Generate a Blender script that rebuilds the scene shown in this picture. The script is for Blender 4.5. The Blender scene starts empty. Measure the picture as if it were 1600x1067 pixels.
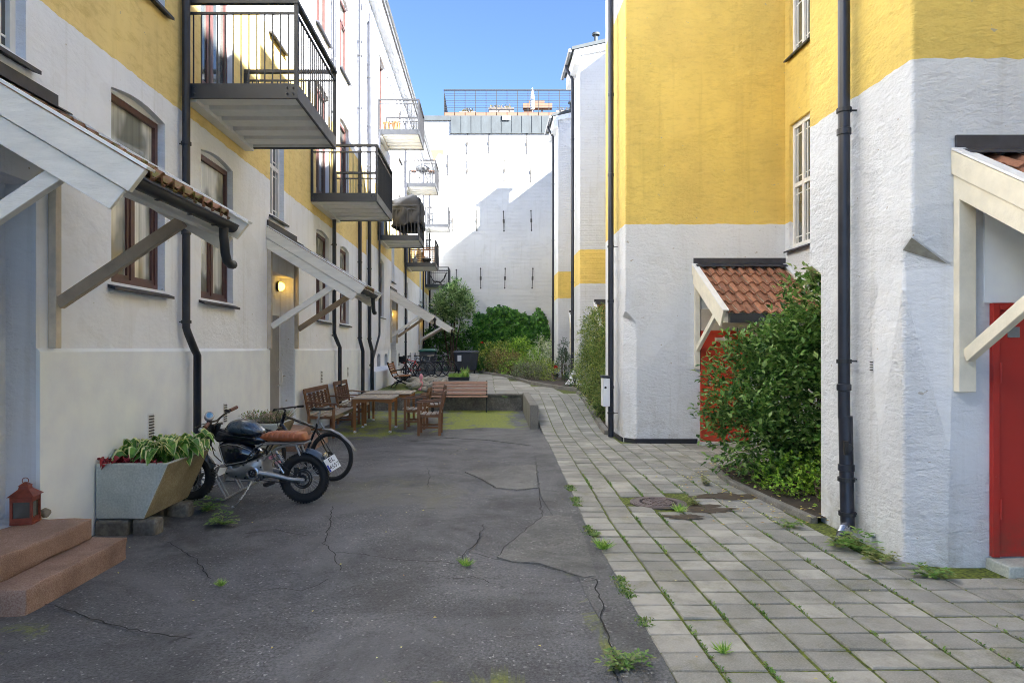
import bpy, bmesh, math, random
from mathutils import Vector, Matrix, noise
random.seed(7)
C = bpy.context.scene.collection
R = math.radians
V = Vector
rnd = random.random
uni = random.uniform

# ---------------------------------------------------------------- helpers
class MB:
    """collects vertices and faces of ONE mesh"""
    def __init__(s):
        s.v = []; s.f = []; s.m = []; s.cur = 0
    def add(s, vs, fs):
        n = len(s.v)
        s.v += [tuple(p) for p in vs]
        s.f += [tuple(i + n for i in f) for f in fs]
        s.m += [s.cur] * len(fs)
        return s
    def box(s, x0, x1, y0, y1, z0, z1):
        vs = [(x, y, z) for z in (z0, z1) for y in (y0, y1) for x in (x0, x1)]
        return s.add(vs, [(0,2,3,1),(4,5,7,6),(0,1,5,4),(2,6,7,3),(0,4,6,2),(1,3,7,5)])
    def cbox(s, c, sz, rz=0.0, tilt=None):
        m = Matrix.Rotation(rz, 3, 'Z')
        if tilt: m = m @ Matrix.Rotation(tilt[0], 3, 'X') @ Matrix.Rotation(tilt[1], 3, 'Y')
        c = V(c)
        vs = [c + m @ V((x*sz[0]/2, y*sz[1]/2, z*sz[2]/2)) for z in (-1,1) for y in (-1,1) for x in (-1,1)]
        return s.add(vs, [(0,2,3,1),(4,5,7,6),(0,1,5,4),(2,6,7,3),(0,4,6,2),(1,3,7,5)])
    def bar(s, p0, p1, w, h, up=(0,0,1)):
        p0, p1 = V(p0), V(p1); d = (p1-p0).normalized(); up = V(up)
        if abs(d.dot(up)) > .97: up = V((0,1,0)) if abs(d.y) < .9 else V((1,0,0))
        sd = d.cross(up).normalized(); u = sd.cross(d).normalized()
        vs = []
        for p in (p0, p1):
            for a, b in ((-1,-1),(1,-1),(1,1),(-1,1)):
                vs.append(p + sd*a*w/2 + u*b*h/2)
        return s.add(vs, [(0,1,2,3),(7,6,5,4),(0,4,5,1),(1,5,6,2),(2,6,7,3),(3,7,4,0)])
    def tube(s, pts, r, seg=8, caps=True, closed=False):
        pts = [V(p) for p in pts]; n = len(pts)
        rr = r if isinstance(r, (list, tuple)) else [r]*n
        vs, fs = [], []
        prev = None
        for i, p in enumerate(pts):
            if closed: d = pts[(i+1) % n] - pts[i-1]
            else: d = pts[min(i+1, n-1)] - pts[max(i-1, 0)]
            if d.length < 1e-9: d = V((0,0,1))
            d.normalize()
            if prev is None:
                a = V((0,0,1)) if abs(d.z) < .9 else V((1,0,0))
                prev = d.cross(a).normalized()
            else:
                prev = (prev - d*prev.dot(d)).normalized()
            b = d.cross(prev)
            for k in range(seg):
                t = 2*math.pi*k/seg
                vs.append(p + (prev*math.cos(t) + b*math.sin(t))*rr[i])
        m = n if closed else n-1
        for i in range(m):
            for k in range(seg):
                a = i*seg + k; b2 = i*seg + (k+1) % seg
                c = ((i+1) % n)*seg + (k+1) % seg; d2 = ((i+1) % n)*seg + k
                fs.append((a, b2, c, d2))
        if caps and not closed:
            fs.append(tuple(range(seg-1, -1, -1))); fs.append(tuple(range((n-1)*seg, n*seg)))
        return s.add(vs, fs)
    def ring(s, c, axis, R0, r, seg=28, rs=8, flat=1.0):
        c = V(c); ax = V(axis).normalized()
        a = ax.cross(V((0,0,1)) if abs(ax.z) < .9 else V((1,0,0))).normalized(); b = ax.cross(a)
        vs, fs = [], []
        for i in range(seg):
            t = 2*math.pi*i/seg; rad = a*math.cos(t) + b*math.sin(t)
            for k in range(rs):
                q = 2*math.pi*k/rs
                vs.append(c + rad*(R0 + r*math.cos(q)) + ax*r*flat*math.sin(q))
        for i in range(seg):
            for k in range(rs):
                fs.append((i*rs+k, ((i+1)%seg)*rs+k, ((i+1)%seg)*rs+(k+1)%rs, i*rs+(k+1)%rs))
        return s.add(vs, fs)
    def lathe(s, c, prof, seg=20, axis=(0,0,1)):
        c = V(c); ax = V(axis).normalized()
        a = ax.cross(V((0,1,0)) if abs(ax.y) < .9 else V((1,0,0))).normalized(); b = ax.cross(a)
        vs, fs = [], []
        for (r, h) in prof:
            for k in range(seg):
                t = 2*math.pi*k/seg
                vs.append(c + ax*h + (a*math.cos(t)+b*math.sin(t))*r)
        for i in range(len(prof)-1):
            for k in range(seg):
                fs.append((i*seg+k, i*seg+(k+1)%seg, (i+1)*seg+(k+1)%seg, (i+1)*seg+k))
        fs.append(tuple(range(seg-1,-1,-1))); fs.append(tuple(range((len(prof)-1)*seg, len(prof)*seg)))
        return s.add(vs, fs)
    def prism(s, poly, ext):
        n = len(poly); ext = V(ext)
        vs = [V(p) for p in poly] + [V(p)+ext for p in poly]
        fs = [tuple(range(n-1,-1,-1)), tuple(range(n, 2*n))]
        fs += [(i, (i+1)%n, n+(i+1)%n, n+i) for i in range(n)]
        return s.add(vs, fs)
    def loft(s, rings, close=True):
        n = len(rings[0]); vs = [p for r in rings for p in r]; fs = []
        for i in range(len(rings)-1):
            for k in range(n):
                fs.append((i*n+k, i*n+(k+1)%n, (i+1)*n+(k+1)%n, (i+1)*n+k))
        if close:
            fs.append(tuple(range(n-1,-1,-1))); fs.append(tuple(range((len(rings)-1)*n, len(rings)*n)))
        return s.add(vs, fs)
    def leaf(s, p, d, up, L, W, fold=.25):
        d = d.normalized(); sd = d.cross(up)
        if sd.length < 1e-4: sd = V((1,0,0))
        sd.normalize(); n = sd.cross(d)
        m = p + d*L*.45
        s.add([p, m + sd*W*.5 + n*W*fold, p + d*L, m - sd*W*.5 + n*W*fold], [(0,1,2),(0,2,3)])
    def build(s, name, mat, parent=None, smooth=False, bevel=0, local=False, bseg=2, fix=False):
        off = V((0,0,0))
        if parent is not None and not local:
            q = parent
            while q is not None: off += V(q.location); q = q.parent
        me = bpy.data.meshes.new(name)
        me.from_pydata([tuple(V(p)-off) for p in s.v], [], s.f)
        mats = mat if isinstance(mat, (list, tuple)) else [mat]
        for m in mats: me.materials.append(m)
        if len(mats) > 1: me.polygons.foreach_set('material_index', s.m)
        me.validate()
        if fix:
            bm = bmesh.new(); bm.from_mesh(me); bmesh.ops.recalc_face_normals(bm, faces=bm.faces); bm.to_mesh(me); bm.free()
        if smooth:
            me.polygons.foreach_set('use_smooth', [True]*len(me.polygons))
            if smooth != 'all':
                try: me.set_sharp_from_angle(angle=R(40))
                except Exception: pass
        me.update()
        o = bpy.data.objects.new(name, me); C.objects.link(o)
        if parent is not None: o.parent = parent
        if bevel:
            b = o.modifiers.new('Bevel', 'BEVEL'); b.width = bevel; b.segments = bseg; b.limit_method = 'ANGLE'; b.angle_limit = R(40)
        return o

def tag(o, label=None, cat=None, group=None, kind=None):
    if label: o['label'] = label
    if cat: o['category'] = cat
    if group: o['group'] = group
    if kind: o['kind'] = kind
    return o
def thing(name, label, cat, loc=(0,0,0), rz=0, group=None):
    o = bpy.data.objects.new(name, None); C.objects.link(o)
    o.location = loc; o.rotation_euler = (0,0,rz); o.empty_display_size = .2
    return tag(o, label, cat, group)
def kids(o): return [c for c in bpy.data.objects if c.parent == o]
def copy_tree(o, parent=None):
    c = o.copy(); C.objects.link(c); c.parent = parent
    for ch in kids(o): copy_tree(ch, c)
    return c

# ---------------------------------------------------------------- materials
def newmat(name):
    m = bpy.data.materials.new(name); m.use_nodes = True
    nt = m.node_tree; b = nt.nodes['Principled BSDF']
    return m, nt, b
def N(nt, t, **k):
    n = nt.nodes.new(t)
    for a, v in k.items(): setattr(n, a, v)
    return n
def setin(n, **k):
    for a, v in k.items(): n.inputs[a.replace('_', ' ')].default_value = v
def mapping(nt, scale=(1,1,1), coord='Object', rot=(0,0,0)):
    tc = N(nt, 'ShaderNodeTexCoord'); mp = N(nt, 'ShaderNodeMapping')
    mp.inputs['Scale'].default_value = scale; mp.inputs['Rotation'].default_value = rot
    nt.links.new(tc.outputs[coord], mp.inputs['Vector']); return mp.outputs['Vector']
def posmap(nt, scale=(1,1,1), rot=(0,0,0)):
    g = N(nt, 'ShaderNodeNewGeometry'); mp = N(nt, 'ShaderNodeMapping')
    mp.inputs['Scale'].default_value = scale; mp.inputs['Rotation'].default_value = rot
    nt.links.new(g.outputs['Position'], mp.inputs['Vector']); return mp.outputs['Vector']
def noise_tex(nt, vec, scale, detail=5, rough=.6, dist=0):
    n = N(nt, 'ShaderNodeTexNoise'); setin(n, Scale=scale, Detail=detail, Roughness=rough, Distortion=dist)
    nt.links.new(vec, n.inputs['Vector']); return n.outputs['Fac']
def ramp(nt, fac, stops):
    r = N(nt, 'ShaderNodeValToRGB')
    while len(r.color_ramp.elements) < len(stops): r.color_ramp.elements.new(.5)
    for e, (p, c) in zip(r.color_ramp.elements, stops):
        e.position = p; e.color = (c[0], c[1], c[2], 1) if isinstance(c, (tuple, list)) else (c, c, c, 1)
    nt.links.new(fac, r.inputs['Fac']); return r.outputs['Color']
def mix(nt, fac, a, b, mode='MIX'):
    m = N(nt, 'ShaderNodeMix', data_type='RGBA', blend_type=mode)
    for s, v in ((m.inputs['Factor'], fac), (m.inputs['A'], a), (m.inputs['B'], b)):
        if isinstance(v, (int, float)): s.default_value = v
        elif isinstance(v, (tuple, list)): s.default_value = (v[0], v[1], v[2], 1)
        else: nt.links.new(v, s)
    return m.outputs['Result']
def math_(nt, op, a, b=0.0, c=None, clamp=False):
    m = N(nt, 'ShaderNodeMath', operation=op); m.use_clamp = clamp
    for i, v in enumerate((a, b) if c is None else (a, b, c)):
        if isinstance(v, (int, float)): m.inputs[i].default_value = v
        else: nt.links.new(v, m.inputs[i])
    return m.outputs[0]
def bump(nt, b, h, strength=.3, dist=.02, prev=None):
    n = N(nt, 'ShaderNodeBump'); setin(n, Strength=strength, Distance=dist)
    nt.links.new(h, n.inputs['Height'])
    if prev is not None: nt.links.new(prev, n.inputs['Normal'])
    nt.links.new(n.outputs['Normal'], b.inputs['Normal']); return n.outputs['Normal']

def simple(name, col, rough=.6, metal=0, var=.12, scale=8, bmp=0, bscale=40, coat=0, stretch=(1,1,1)):
    m, nt, b = newmat(name)
    vec = mapping(nt, stretch)
    f = noise_tex(nt, vec, scale)
    lo = tuple(c*(1-var) for c in col); hi = tuple(min(1, c*(1+var)) for c in col)
    nt.links.new(ramp(nt, f, [(.3, lo), (.7, hi)]), b.inputs['Base Color'])
    r2 = ramp(nt, f, [(.2, max(0, rough-.08)), (.8, min(1, rough+.08))])
    nt.links.new(r2, b.inputs['Roughness'])
    setin(b, Metallic=metal)
    if coat: b.inputs['Coat Weight'].default_value = coat
    if bmp: bump(nt, b, noise_tex(nt, vec, bscale, 4), bmp, .01)
    return m

WHITE = (.76, .77, .785); YEL = (.83, .61, .15)
def plaster(name, bands=(), axis='X', bs=1.0, white=WHITE, YEL=YEL, bk=1.0, smooth_below=None, brick=False):
    """rough painted render; bands = z ranges that are painted yellow"""
    m, nt, b = newmat(name)
    g = N(nt, 'ShaderNodeNewGeometry'); sx = N(nt, 'ShaderNodeSeparateXYZ'); nt.links.new(g.outputs['Position'], sx.inputs[0])
    z = sx.outputs['Z']
    wob = noise_tex(nt, posmap(nt), 6, 2)
    zz = math_(nt, 'ADD', z, math_(nt, 'MULTIPLY', math_(nt, 'SUBTRACT', wob, .5), .05))
    big = noise_tex(nt, posmap(nt, (.8,.8,.5)), 1.3, 5, .65)
    big2 = noise_tex(nt, posmap(nt, (1,1,2.5)), 3.0, 6, .7)
    w = mix(nt, ramp(nt, big, [(.35, 0), (.7, 1)]), tuple(c*.93 for c in white), white)
    w = mix(nt, ramp(nt, big2, [(.62, 0), (.82, .35)]), w, (white[0]*.78, white[1]*.76, white[2]*.72))
    fac = None
    for z0, z1 in bands:
        a = math_(nt, 'GREATER_THAN', zz, z0); c = math_(nt, 'LESS_THAN', zz, z1)
        t = math_(nt, 'MULTIPLY', a, c)
        fac = t if fac is None else math_(nt, 'MAXIMUM', fac, t)
    col = w
    if fac is not None:
        y = mix(nt, ramp(nt, big, [(.35, 0), (.7, 1)]), (YEL[0]*.88, YEL[1]*.86, YEL[2]*.9), YEL)
        y = mix(nt, ramp(nt, noise_tex(nt, posmap(nt, (2,2,6)), 2.2, 8, .75), [(.49, 0), (.72, .55)]), y, (.52, .35, .09))
        y = mix(nt, ramp(nt, noise_tex(nt, posmap(nt, (.7,.7,.3)), 1.1, 4, .6), [(.5, 0), (.8, .35)]), y, (.95, .66, .20))
        col = mix(nt, fac, w, y)
    # damp staining just above the ground and small chips
    low = math_(nt, 'SUBTRACT', 1.0, math_(nt, 'DIVIDE', z, .55), clamp=True)
    st = math_(nt, 'MULTIPLY', low, ramp(nt, noise_tex(nt, posmap(nt), 4.5, 6, .7), [(.45, 0), (.62, 1)]))
    col = mix(nt, math_(nt, 'MULTIPLY', st, .55), col, (.36, .33, .26))
    drip = ramp(nt, noise_tex(nt, posmap(nt, (7, 7, .35)), 1.0, 5, .65), [(.56, 0), (.74, .5)])
    rep_ = ramp(nt, noise_tex(nt, posmap(nt, (.9,.9,1.1)), 1.9, 2, .4), [(.60, 0), (.615, .5)])
    col = mix(nt, rep_, col, mix(nt, 1.0, col, (.93,.925,.91), 'MULTIPLY'))
    col = mix(nt, drip, col, mix(nt, 1.0, col, (.80, .78, .74), 'MULTIPLY'))
    chip = ramp(nt, noise_tex(nt, posmap(nt, (1,1,1.3)), 9, 3, .5), [(.735, 0), (.75, .8)])
    col = mix(nt, chip, col, (.42, .37, .29))
    nt.links.new(col, b.inputs['Base Color']); setin(b, Roughness=.85)
    sv = posmap(nt, (1.0, 1.0, 1.9), (R(22) if axis == 'X' else 0, R(-8) if axis == 'Y' else 0, 0))
    h1 = noise_tex(nt, sv, 13*bs, 8, .68, .3)
    h2 = noise_tex(nt, posmap(nt, (1,1,1.6)), 2.6, 3, .5)
    rg = N(nt, 'ShaderNodeTexNoise', noise_type='RIDGED_MULTIFRACTAL'); setin(rg, Scale=8*bs, Detail=5, Roughness=.5); nt.links.new(sv, rg.inputs['Vector'])
    hh = math_(nt, 'ADD', math_(nt, 'MULTIPLY', h1, 1.0), math_(nt, 'MULTIPLY', rg.outputs['Fac'], .10))
    if brick:
        bt = N(nt, 'ShaderNodeTexBrick'); setin(bt, Scale=1.0); bt.inputs['Mortar Size'].default_value = .012; bt.inputs['Brick Width'].default_value = .26; bt.inputs['Row Height'].default_value = .085
        bt.inputs['Mortar Smooth'].default_value = .6
        bv = posmap(nt, (1,1,1), (R(90), 0, 0)) if axis == 'Y' else posmap(nt, (1,1,1), (R(90), 0, R(90)))
        nt.links.new(bv, bt.inputs['Vector'])
        hh = math_(nt, 'SUBTRACT', math_(nt, 'MULTIPLY', hh, .6), math_(nt, 'MULTIPLY', bt.outputs['Fac'], .35))
    if smooth_below is not None:
        k = math_(nt, 'GREATER_THAN', z, smooth_below)
        k = math_(nt, 'MULTIPLY_ADD', k, .8, .2)
        hh = math_(nt, 'MULTIPLY', hh, k)
    vary = ramp(nt, noise_tex(nt, posmap(nt, (1,1,.8)), 1.7, 4, .6), [(.32, .55), (.68, 1.15)])
    vo = N(nt, 'ShaderNodeTexVoronoi'); setin(vo, Scale=1.1); nt.links.new(posmap(nt, (1,1,.7)), vo.inputs['Vector'])
    sc_ = N(nt, 'ShaderNodeSeparateColor'); nt.links.new(vo.outputs['Color'], sc_.inputs[0])
    vary = math_(nt, 'MULTIPLY', vary, ramp(nt, sc_.outputs[0], [(.15, .35), (.2, 1.0)]))
    hh = math_(nt, 'MULTIPLY', hh, vary)
    n1 = bump(nt, b, hh, 1.0*bk, .036*bk)
    bump(nt, b, h2, .5, .05, n1)
    return m

M = {}
M['wall_a'] = plaster('plaster_left_a', [(4.41, 6.85)], 'X', smooth_below=1.64, white=(.90,.93,.99), YEL=(.93,.73,.29), bk=.62)
M['wall_b'] = plaster('plaster_left_b', [(4.87, 6.9)], 'X', smooth_below=1.64, white=(.90,.93,.99), YEL=(.93,.73,.29))
M['tower'] = plaster('plaster_tower', [(3.86, 7.9)], 'Y', .9)
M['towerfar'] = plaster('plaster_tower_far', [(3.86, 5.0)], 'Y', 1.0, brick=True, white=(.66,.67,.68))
M['mainwall'] = plaster('plaster_main', [(3.86, 7.9)], 'X')
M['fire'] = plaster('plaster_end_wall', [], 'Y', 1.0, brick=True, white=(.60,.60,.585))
M['reveal'] = plaster('plaster_smooth', [], 'X', .6, white=(.80,.83,.88))
M['plinth'] = simple('plinth_plaster', (.87,.92,1.0), .8, var=.06, scale=3, bmp=.15, bscale=30)
M['dark'] = simple('dark_metal', (.020,.021,.025), .55, .0, .2)
M['pipe'] = simple('black_pipe', (.022,.025,.036), .38, .2, .25, 5)
M['galv'] = simple('galvanised', (.26,.27,.28), .45, .6, .15, 12)
M['zinc'] = simple('zinc_sheet', (.050,.060,.066), .75, 0, .25, 2.5, stretch=(1,1,.4))
M['soffit'] = simple('soffit_cream', (.74,.74,.71), .5, 0, .06)
M['fascia'] = simple('anthracite_paint', (.028,.031,.037), .5, .0, .15)
M['whitewood'] = simple('painted_board', (.78,.75,.68), .6, 0, .09, 4, .4, 24, stretch=(1,1,5))
M['shadedwood'] = simple('weathered_shaded_board', (.42,.34,.25), .7, 0, .2, 5, .35, 30)  # weathered beige paint, browned further by underside shade put into the colour
M['postwood'] = simple('greyed_post_board', (.60,.53,.43), .7, 0, .2, 5, .35, 30)
M['creamwood'] = simple('cream_board', (.78,.72,.58), .6, 0, .1, 5, .35, 30)
M['beigewood'] = simple('beige_board', (.52,.45,.36), .6, 0, .12, 5, .3, 30)
M['cap'] = simple('white_metal', (.80,.81,.82), .4, .1, .05)
M['winbrown'] = simple('brown_window_frame', (.10,.045,.04), .45, 0, .25, 12)
M['winwhite'] = simple('white_window_frame', (.78,.76,.72), .5, 0, .06)
M['sill'] = simple('sill_sheet', (.045,.045,.055), .5, .2, .3, 9)
M['red'] = simple('red_door_paint', (.42,.022,.008), .5, 0, .18, 3, .06, 60)
M['reddark'] = simple('red_door_dark', (.33,.016,.012), .5, 0, .2, 3, .06, 60)
for k_, c_ in (('red', (.58,.045,.012)), ('reddark', (.46,.024,.014))):
    m_, nt_, b_ = newmat(k_+'_scuffed_paint')
    f_ = noise_tex(nt_, posmap(nt_), 2.2, 6, .65); cc = ramp(nt_, f_, [(.3, tuple(x*.78 for x in c_)), (.7, c_)])
    ch = ramp(nt_, noise_tex(nt_, posmap(nt_, (5,5,1)), 5, 6, .7), [(.70, 0), (.74, .8)]); cc = mix(nt_, ch, cc, (.55,.38,.30))
    dz = N(nt_, 'ShaderNodeSeparateXYZ'); g_ = N(nt_, 'ShaderNodeNewGeometry'); nt_.links.new(g_.outputs['Position'], dz.inputs[0])
    lo = math_(nt_, 'MULTIPLY', math_(nt_, 'SUBTRACT', 1.0, math_(nt_, 'DIVIDE', dz.outputs['Z'], .5), clamp=True), ramp(nt_, noise_tex(nt_, posmap(nt_), 7, 6, .7), [(.4, 0), (.6, .7)]))
    cc = mix(nt_, lo, cc, (.12,.05,.03)); nt_.links.new(cc, b_.inputs['Base Color']); nt_.links.new(ramp(nt_, f_, [(.3, .42), (.7, .62)]), b_.inputs['Roughness'])
    bump(nt_, b_, noise_tex(nt_, posmap(nt_), 40, 5), .12, .006); M[k_] = m_
M['greydoor'] = simple('grey_door', (.30,.30,.31), .5)
M['tar'] = simple('bitumen', (.02,.022,.03), .6, 0, .3, 6, .3, 20)
M['steel'] = simple('brushed_steel', (.34,.345,.35), .42, .8, .1, 10)
M['black'] = simple('black_plastic', (.014,.014,.016), .45, 0, .2)
M['rubber'] = simple('tyre_rubber', (.018,.018,.019), .8, 0, .3, 20, .5, 60)
M['gloss'] = simple('black_gloss', (.010,.012,.018), .14, 0, .1, coat=.5)
M['bluegrey'] = simple('blue_grey_paint', (.045,.065,.09), .28, .2, .1, coat=.4)
M['chrome'] = simple('bright_metal', (.50,.51,.53), .28, 1, .05)
M['leather'] = simple('tan_leather', (.33,.095,.035), .38, 0, .2, 6, .12, 80)
M['lampglass'] = None
M['grip'] = simple('brown_grip', (.16,.06,.035), .5)
M['pink'] = simple('pink_plastic', (.75,.30,.34), .5)
M['whitep'] = simple('white_plate', (.80,.81,.83), .4, 0, .03)
M['blueband'] = simple('blue_band', (.03,.06,.40), .4)
M['redp'] = simple('red_frame_paint', (.62,.02,.015), .3, coat=.4)
M['greenp'] = simple('green_plastic', (.01,.10,.075), .5)
M['bin'] = simple('bin_plastic', (.030,.035,.045), .5, 0, .2)
M['fabric'] = simple('black_fabric', (.022,.023,.027), .8, 0, .3, 7, .4, 30)
M['screen'] = simple('grey_screen', (.20,.19,.17), .9, 0, .2, 10, stretch=(6,6,1))
M['iron'] = simple('cast_iron', (.010,.011,.012), .65, .0, .3)
M['copper'] = simple('rust_red_lantern', (.26,.06,.035), .5, .3, .35, 20)
M['candle'] = simple('wax', (.75,.72,.65), .5)
M['soil'] = simple('soil', (.045,.033,.022), .95, 0, .45, 14, .8, 40)
M['stopmat'] = simple('weathered_shaded_stop', (.36,.34,.29), .9, 0, .3, 14, .5, 40)  # stain plus the shade of a down-facing wedge, both in the colour
M['anchor'] = simple('rusty_anchor', (.07,.065,.06), .8)
M['twig'] = simple('twig_bark', (.10,.07,.045), .85, 0, .3, 20)
M['ironmanhole'] = simple('manhole_iron', (.16,.125,.12), .55, .5, .25, 15)
M['stucco_orange'] = simple('exposed_brick', (.55,.23,.08), .9)

def wood(name, a, b_, rough=.7, sc=3):
    m, nt, b = newmat(name)
    v = mapping(nt, (1,1,1))
    f = noise_tex(nt, v, sc*3, 7, .7, .6)
    g = N(nt, 'ShaderNodeNewGeometry')
    c = mix(nt, f, a, b_)
    c = mix(nt, math_(nt, 'MULTIPLY', g.outputs['Random Per Island'], .45), c, tuple(x*.6 for x in a))
    nt.links.new(c, b.inputs['Base Color']); setin(b, Roughness=rough)
    bump(nt, b, noise_tex(nt, mapping(nt, (20,20,3)), 4, 5), .25, .004)
    return m
M['teak'] = wood('teak_legs', (.30,.12,.035), (.42,.19,.06))
M['teakdark'] = wood('weathered_dark_teak', (.13,.065,.04), (.24,.13,.08))
M['teakgrey'] = wood('weathered_grey_slats', (.36,.30,.24), (.55,.47,.38))
M['benchwood'] = wood('pink_brown_slats', (.36,.20,.135), (.52,.31,.22))
M['granite'] = None

def speckle(name, base, spots, sc=160, rough=.8, big=.2, bmp=.4):
    m, nt, b = newmat(name)
    v = posmap(nt)
    n1 = noise_tex(nt, v, sc, 2, .5); n2 = noise_tex(nt, v, 2.2, 5, .65)
    c = mix(nt, ramp(nt, n1, [(.35, 0), (.7, 1)]), base, spots)
    c = mix(nt, ramp(nt, n2, [(.3, big), (.7, 0)]), c, tuple(x*.35 for x in base))
    nt.links.new(c, b.inputs['Base Color']); setin(b, Roughness=rough)
    p = bump(nt, b, n1, bmp, .004)
    bump(nt, b, noise_tex(nt, v, 12, 5), .35, .01, p)
    return m
M['granite'] = speckle('red_granite', (.34,.20,.14), (.54,.38,.30), 120, .8, .7)
M['concrete'] = speckle('old_concrete', (.46,.49,.44), (.62,.64,.58), 60, .85, .5, .3)
M['conc_dirty'] = speckle('stained_concrete', (.33,.27,.16), (.46,.41,.29), 60, .85, .8, .3)
M['kerb'] = speckle('kerb_stone', (.20,.19,.165), (.32,.30,.26), 70, .9, .6)
M['stone'] = speckle('stone_wall', (.17,.155,.13), (.30,.28,.24), 30, .9, .8, .6)
M['pebble'] = speckle('pebble', (.30,.27,.21), (.48,.44,.36), 25, .85, .5)

def asphalt(name, base, moss=True, light=1.0):
    m, nt, b = newmat(name)
    v = posmap(nt)
    g = N(nt, 'ShaderNodeNewGeometry'); sx = N(nt, 'ShaderNodeSeparateXYZ'); nt.links.new(g.outputs['Position'], sx.inputs[0])
    X, Y = sx.outputs['X'], sx.outputs['Y']
    vo = N(nt, 'ShaderNodeTexVoronoi'); setin(vo, Scale=85); nt.links.new(v, vo.inputs['Vector'])
    rc = N(nt, 'ShaderNodeSeparateColor'); nt.links.new(vo.outputs['Color'], rc.inputs[0])
    fine = noise_tex(nt, v, 55, 5, .75)
    big = noise_tex(nt, v, 1.1, 6, .65, .5)
    mid = noise_tex(nt, v, 6, 5, .7)
    c = mix(nt, ramp(nt, fine, [(.3, 0), (.72, 1)]), tuple(x*.28 for x in base), tuple(x*1.7 for x in base))
    c = mix(nt, ramp(nt, rc.outputs[0], [(.84, 0), (.97, .8)]), c, mix(nt, noise_tex(nt, v, 2.0, 4, .6), (.10*light,.10*light,.10*light), (.27*light,.27*light,.26*light)))
    c = mix(nt, ramp(nt, rc.outputs[1], [(.975, 0), (.99, .8)]), c, (.45,.45,.43))
    c = mix(nt, ramp(nt, big, [(.40, .0), (.64, .72)]), c, tuple(x*.36 for x in base))
    c = mix(nt, ramp(nt, noise_tex(nt, v, .55, 7, .7, .8), [(.48, .0), (.60, .45)]), c, tuple(x*1.55 for x in base))
    c = mix(nt, ramp(nt, noise_tex(nt, posmap(nt, (1,1,1)), 3.3, 6, .8, .6), [(.60, .0), (.68, .6)]), c, (.03,.030,.028))
    c = mix(nt, ramp(nt, mid, [(.6, .0), (.8, .35)]), c, tuple(x*1.8 for x in base))
    if moss:
        def band(src, a, b2, soft):
            u = math_(nt, 'DIVIDE', math_(nt, 'SUBTRACT', src, a), soft, clamp=True)
            w = math_(nt, 'DIVIDE', math_(nt, 'SUBTRACT', b2, src), soft, clamp=True)
            return math_(nt, 'MULTIPLY', u, w)
        def patch(x0, x1, y0, y1, soft, amt, lo=.42, hi=.6):
            k = math_(nt, 'MULTIPLY', band(X, x0, x1, soft), band(Y, y0, y1, soft))
            nz_ = math_(nt, 'MULTIPLY_ADD', noise_tex(nt, posmap(nt, (1,.55,1)), 2.4, 8, .72, .8), 2.4, -.7)
            ng = math_(nt, 'ADD', math_(nt, 'MULTIPLY', k, amt), math_(nt, 'SUBTRACT', nz_, 1.0))
            return ramp(nt, ng, [(lo-.42, 0), (hi-.42+.14, .92)])
        mosscol = ramp(nt, noise_tex(nt, v, 22, 5, .7), [(.3, (.09,.12,.012)), (.7, (.36,.41,.03))])
        pts = [patch(-1.9, 1.5, 12.6, 19.9, 1.3, .95), patch(-4.2, -.6, 11.6, 19.5, 1.4, .72), patch(.45, .95, 3.0, 6.0, .15, .56), patch(-1.0, .7, 2.4, 3.9, .5, .50), patch(-3.4, -2.0, 3.4, 4.6, .6, .46)]
        tot = pts[0]
        for q in pts[1:]:
            tot = math_(nt, 'MAXIMUM', tot, q)
        tot = math_(nt, 'MULTIPLY', tot, ramp(nt, noise_tex(nt, v, 26, 6, .75), [(.28, .35), (.48, 1)]))
        c = mix(nt, tot, c, mosscol)
        dust = patch(-3.2, .8, 6.3, 9.6, 1.4, .85, .40, .85)
        c = mix(nt, math_(nt, 'MULTIPLY', dust, .55), c, (.17,.165,.095))
        damp = patch(-4.2, -1.6, 5.0, 8.6, 1.0, .80, .40, .75)
        c = mix(nt, math_(nt, 'MULTIPLY', damp, .6), c, (.018,.018,.022))
    nt.links.new(c, b.inputs['Base Color']); setin(b, Roughness=.8)
    h = math_(nt, 'ADD', fine, math_(nt, 'MULTIPLY', vo.outputs['Distance'], -.8))
    p = bump(nt, b, h, .8, .006)
    bump(nt, b, mid, .4, .03, p)
    return m
M['asphalt'] = asphalt('asphalt', (.130,.130,.134))
M['asphalt_light'] = asphalt('asphalt_patch', (.165,.163,.152), False)
M['asphalt_edge'] = asphalt('asphalt_edge', (.128,.127,.125), False)
M['crack'] = simple('crack_dark', (.022,.022,.020), .95, 0, .4, 20)

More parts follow.
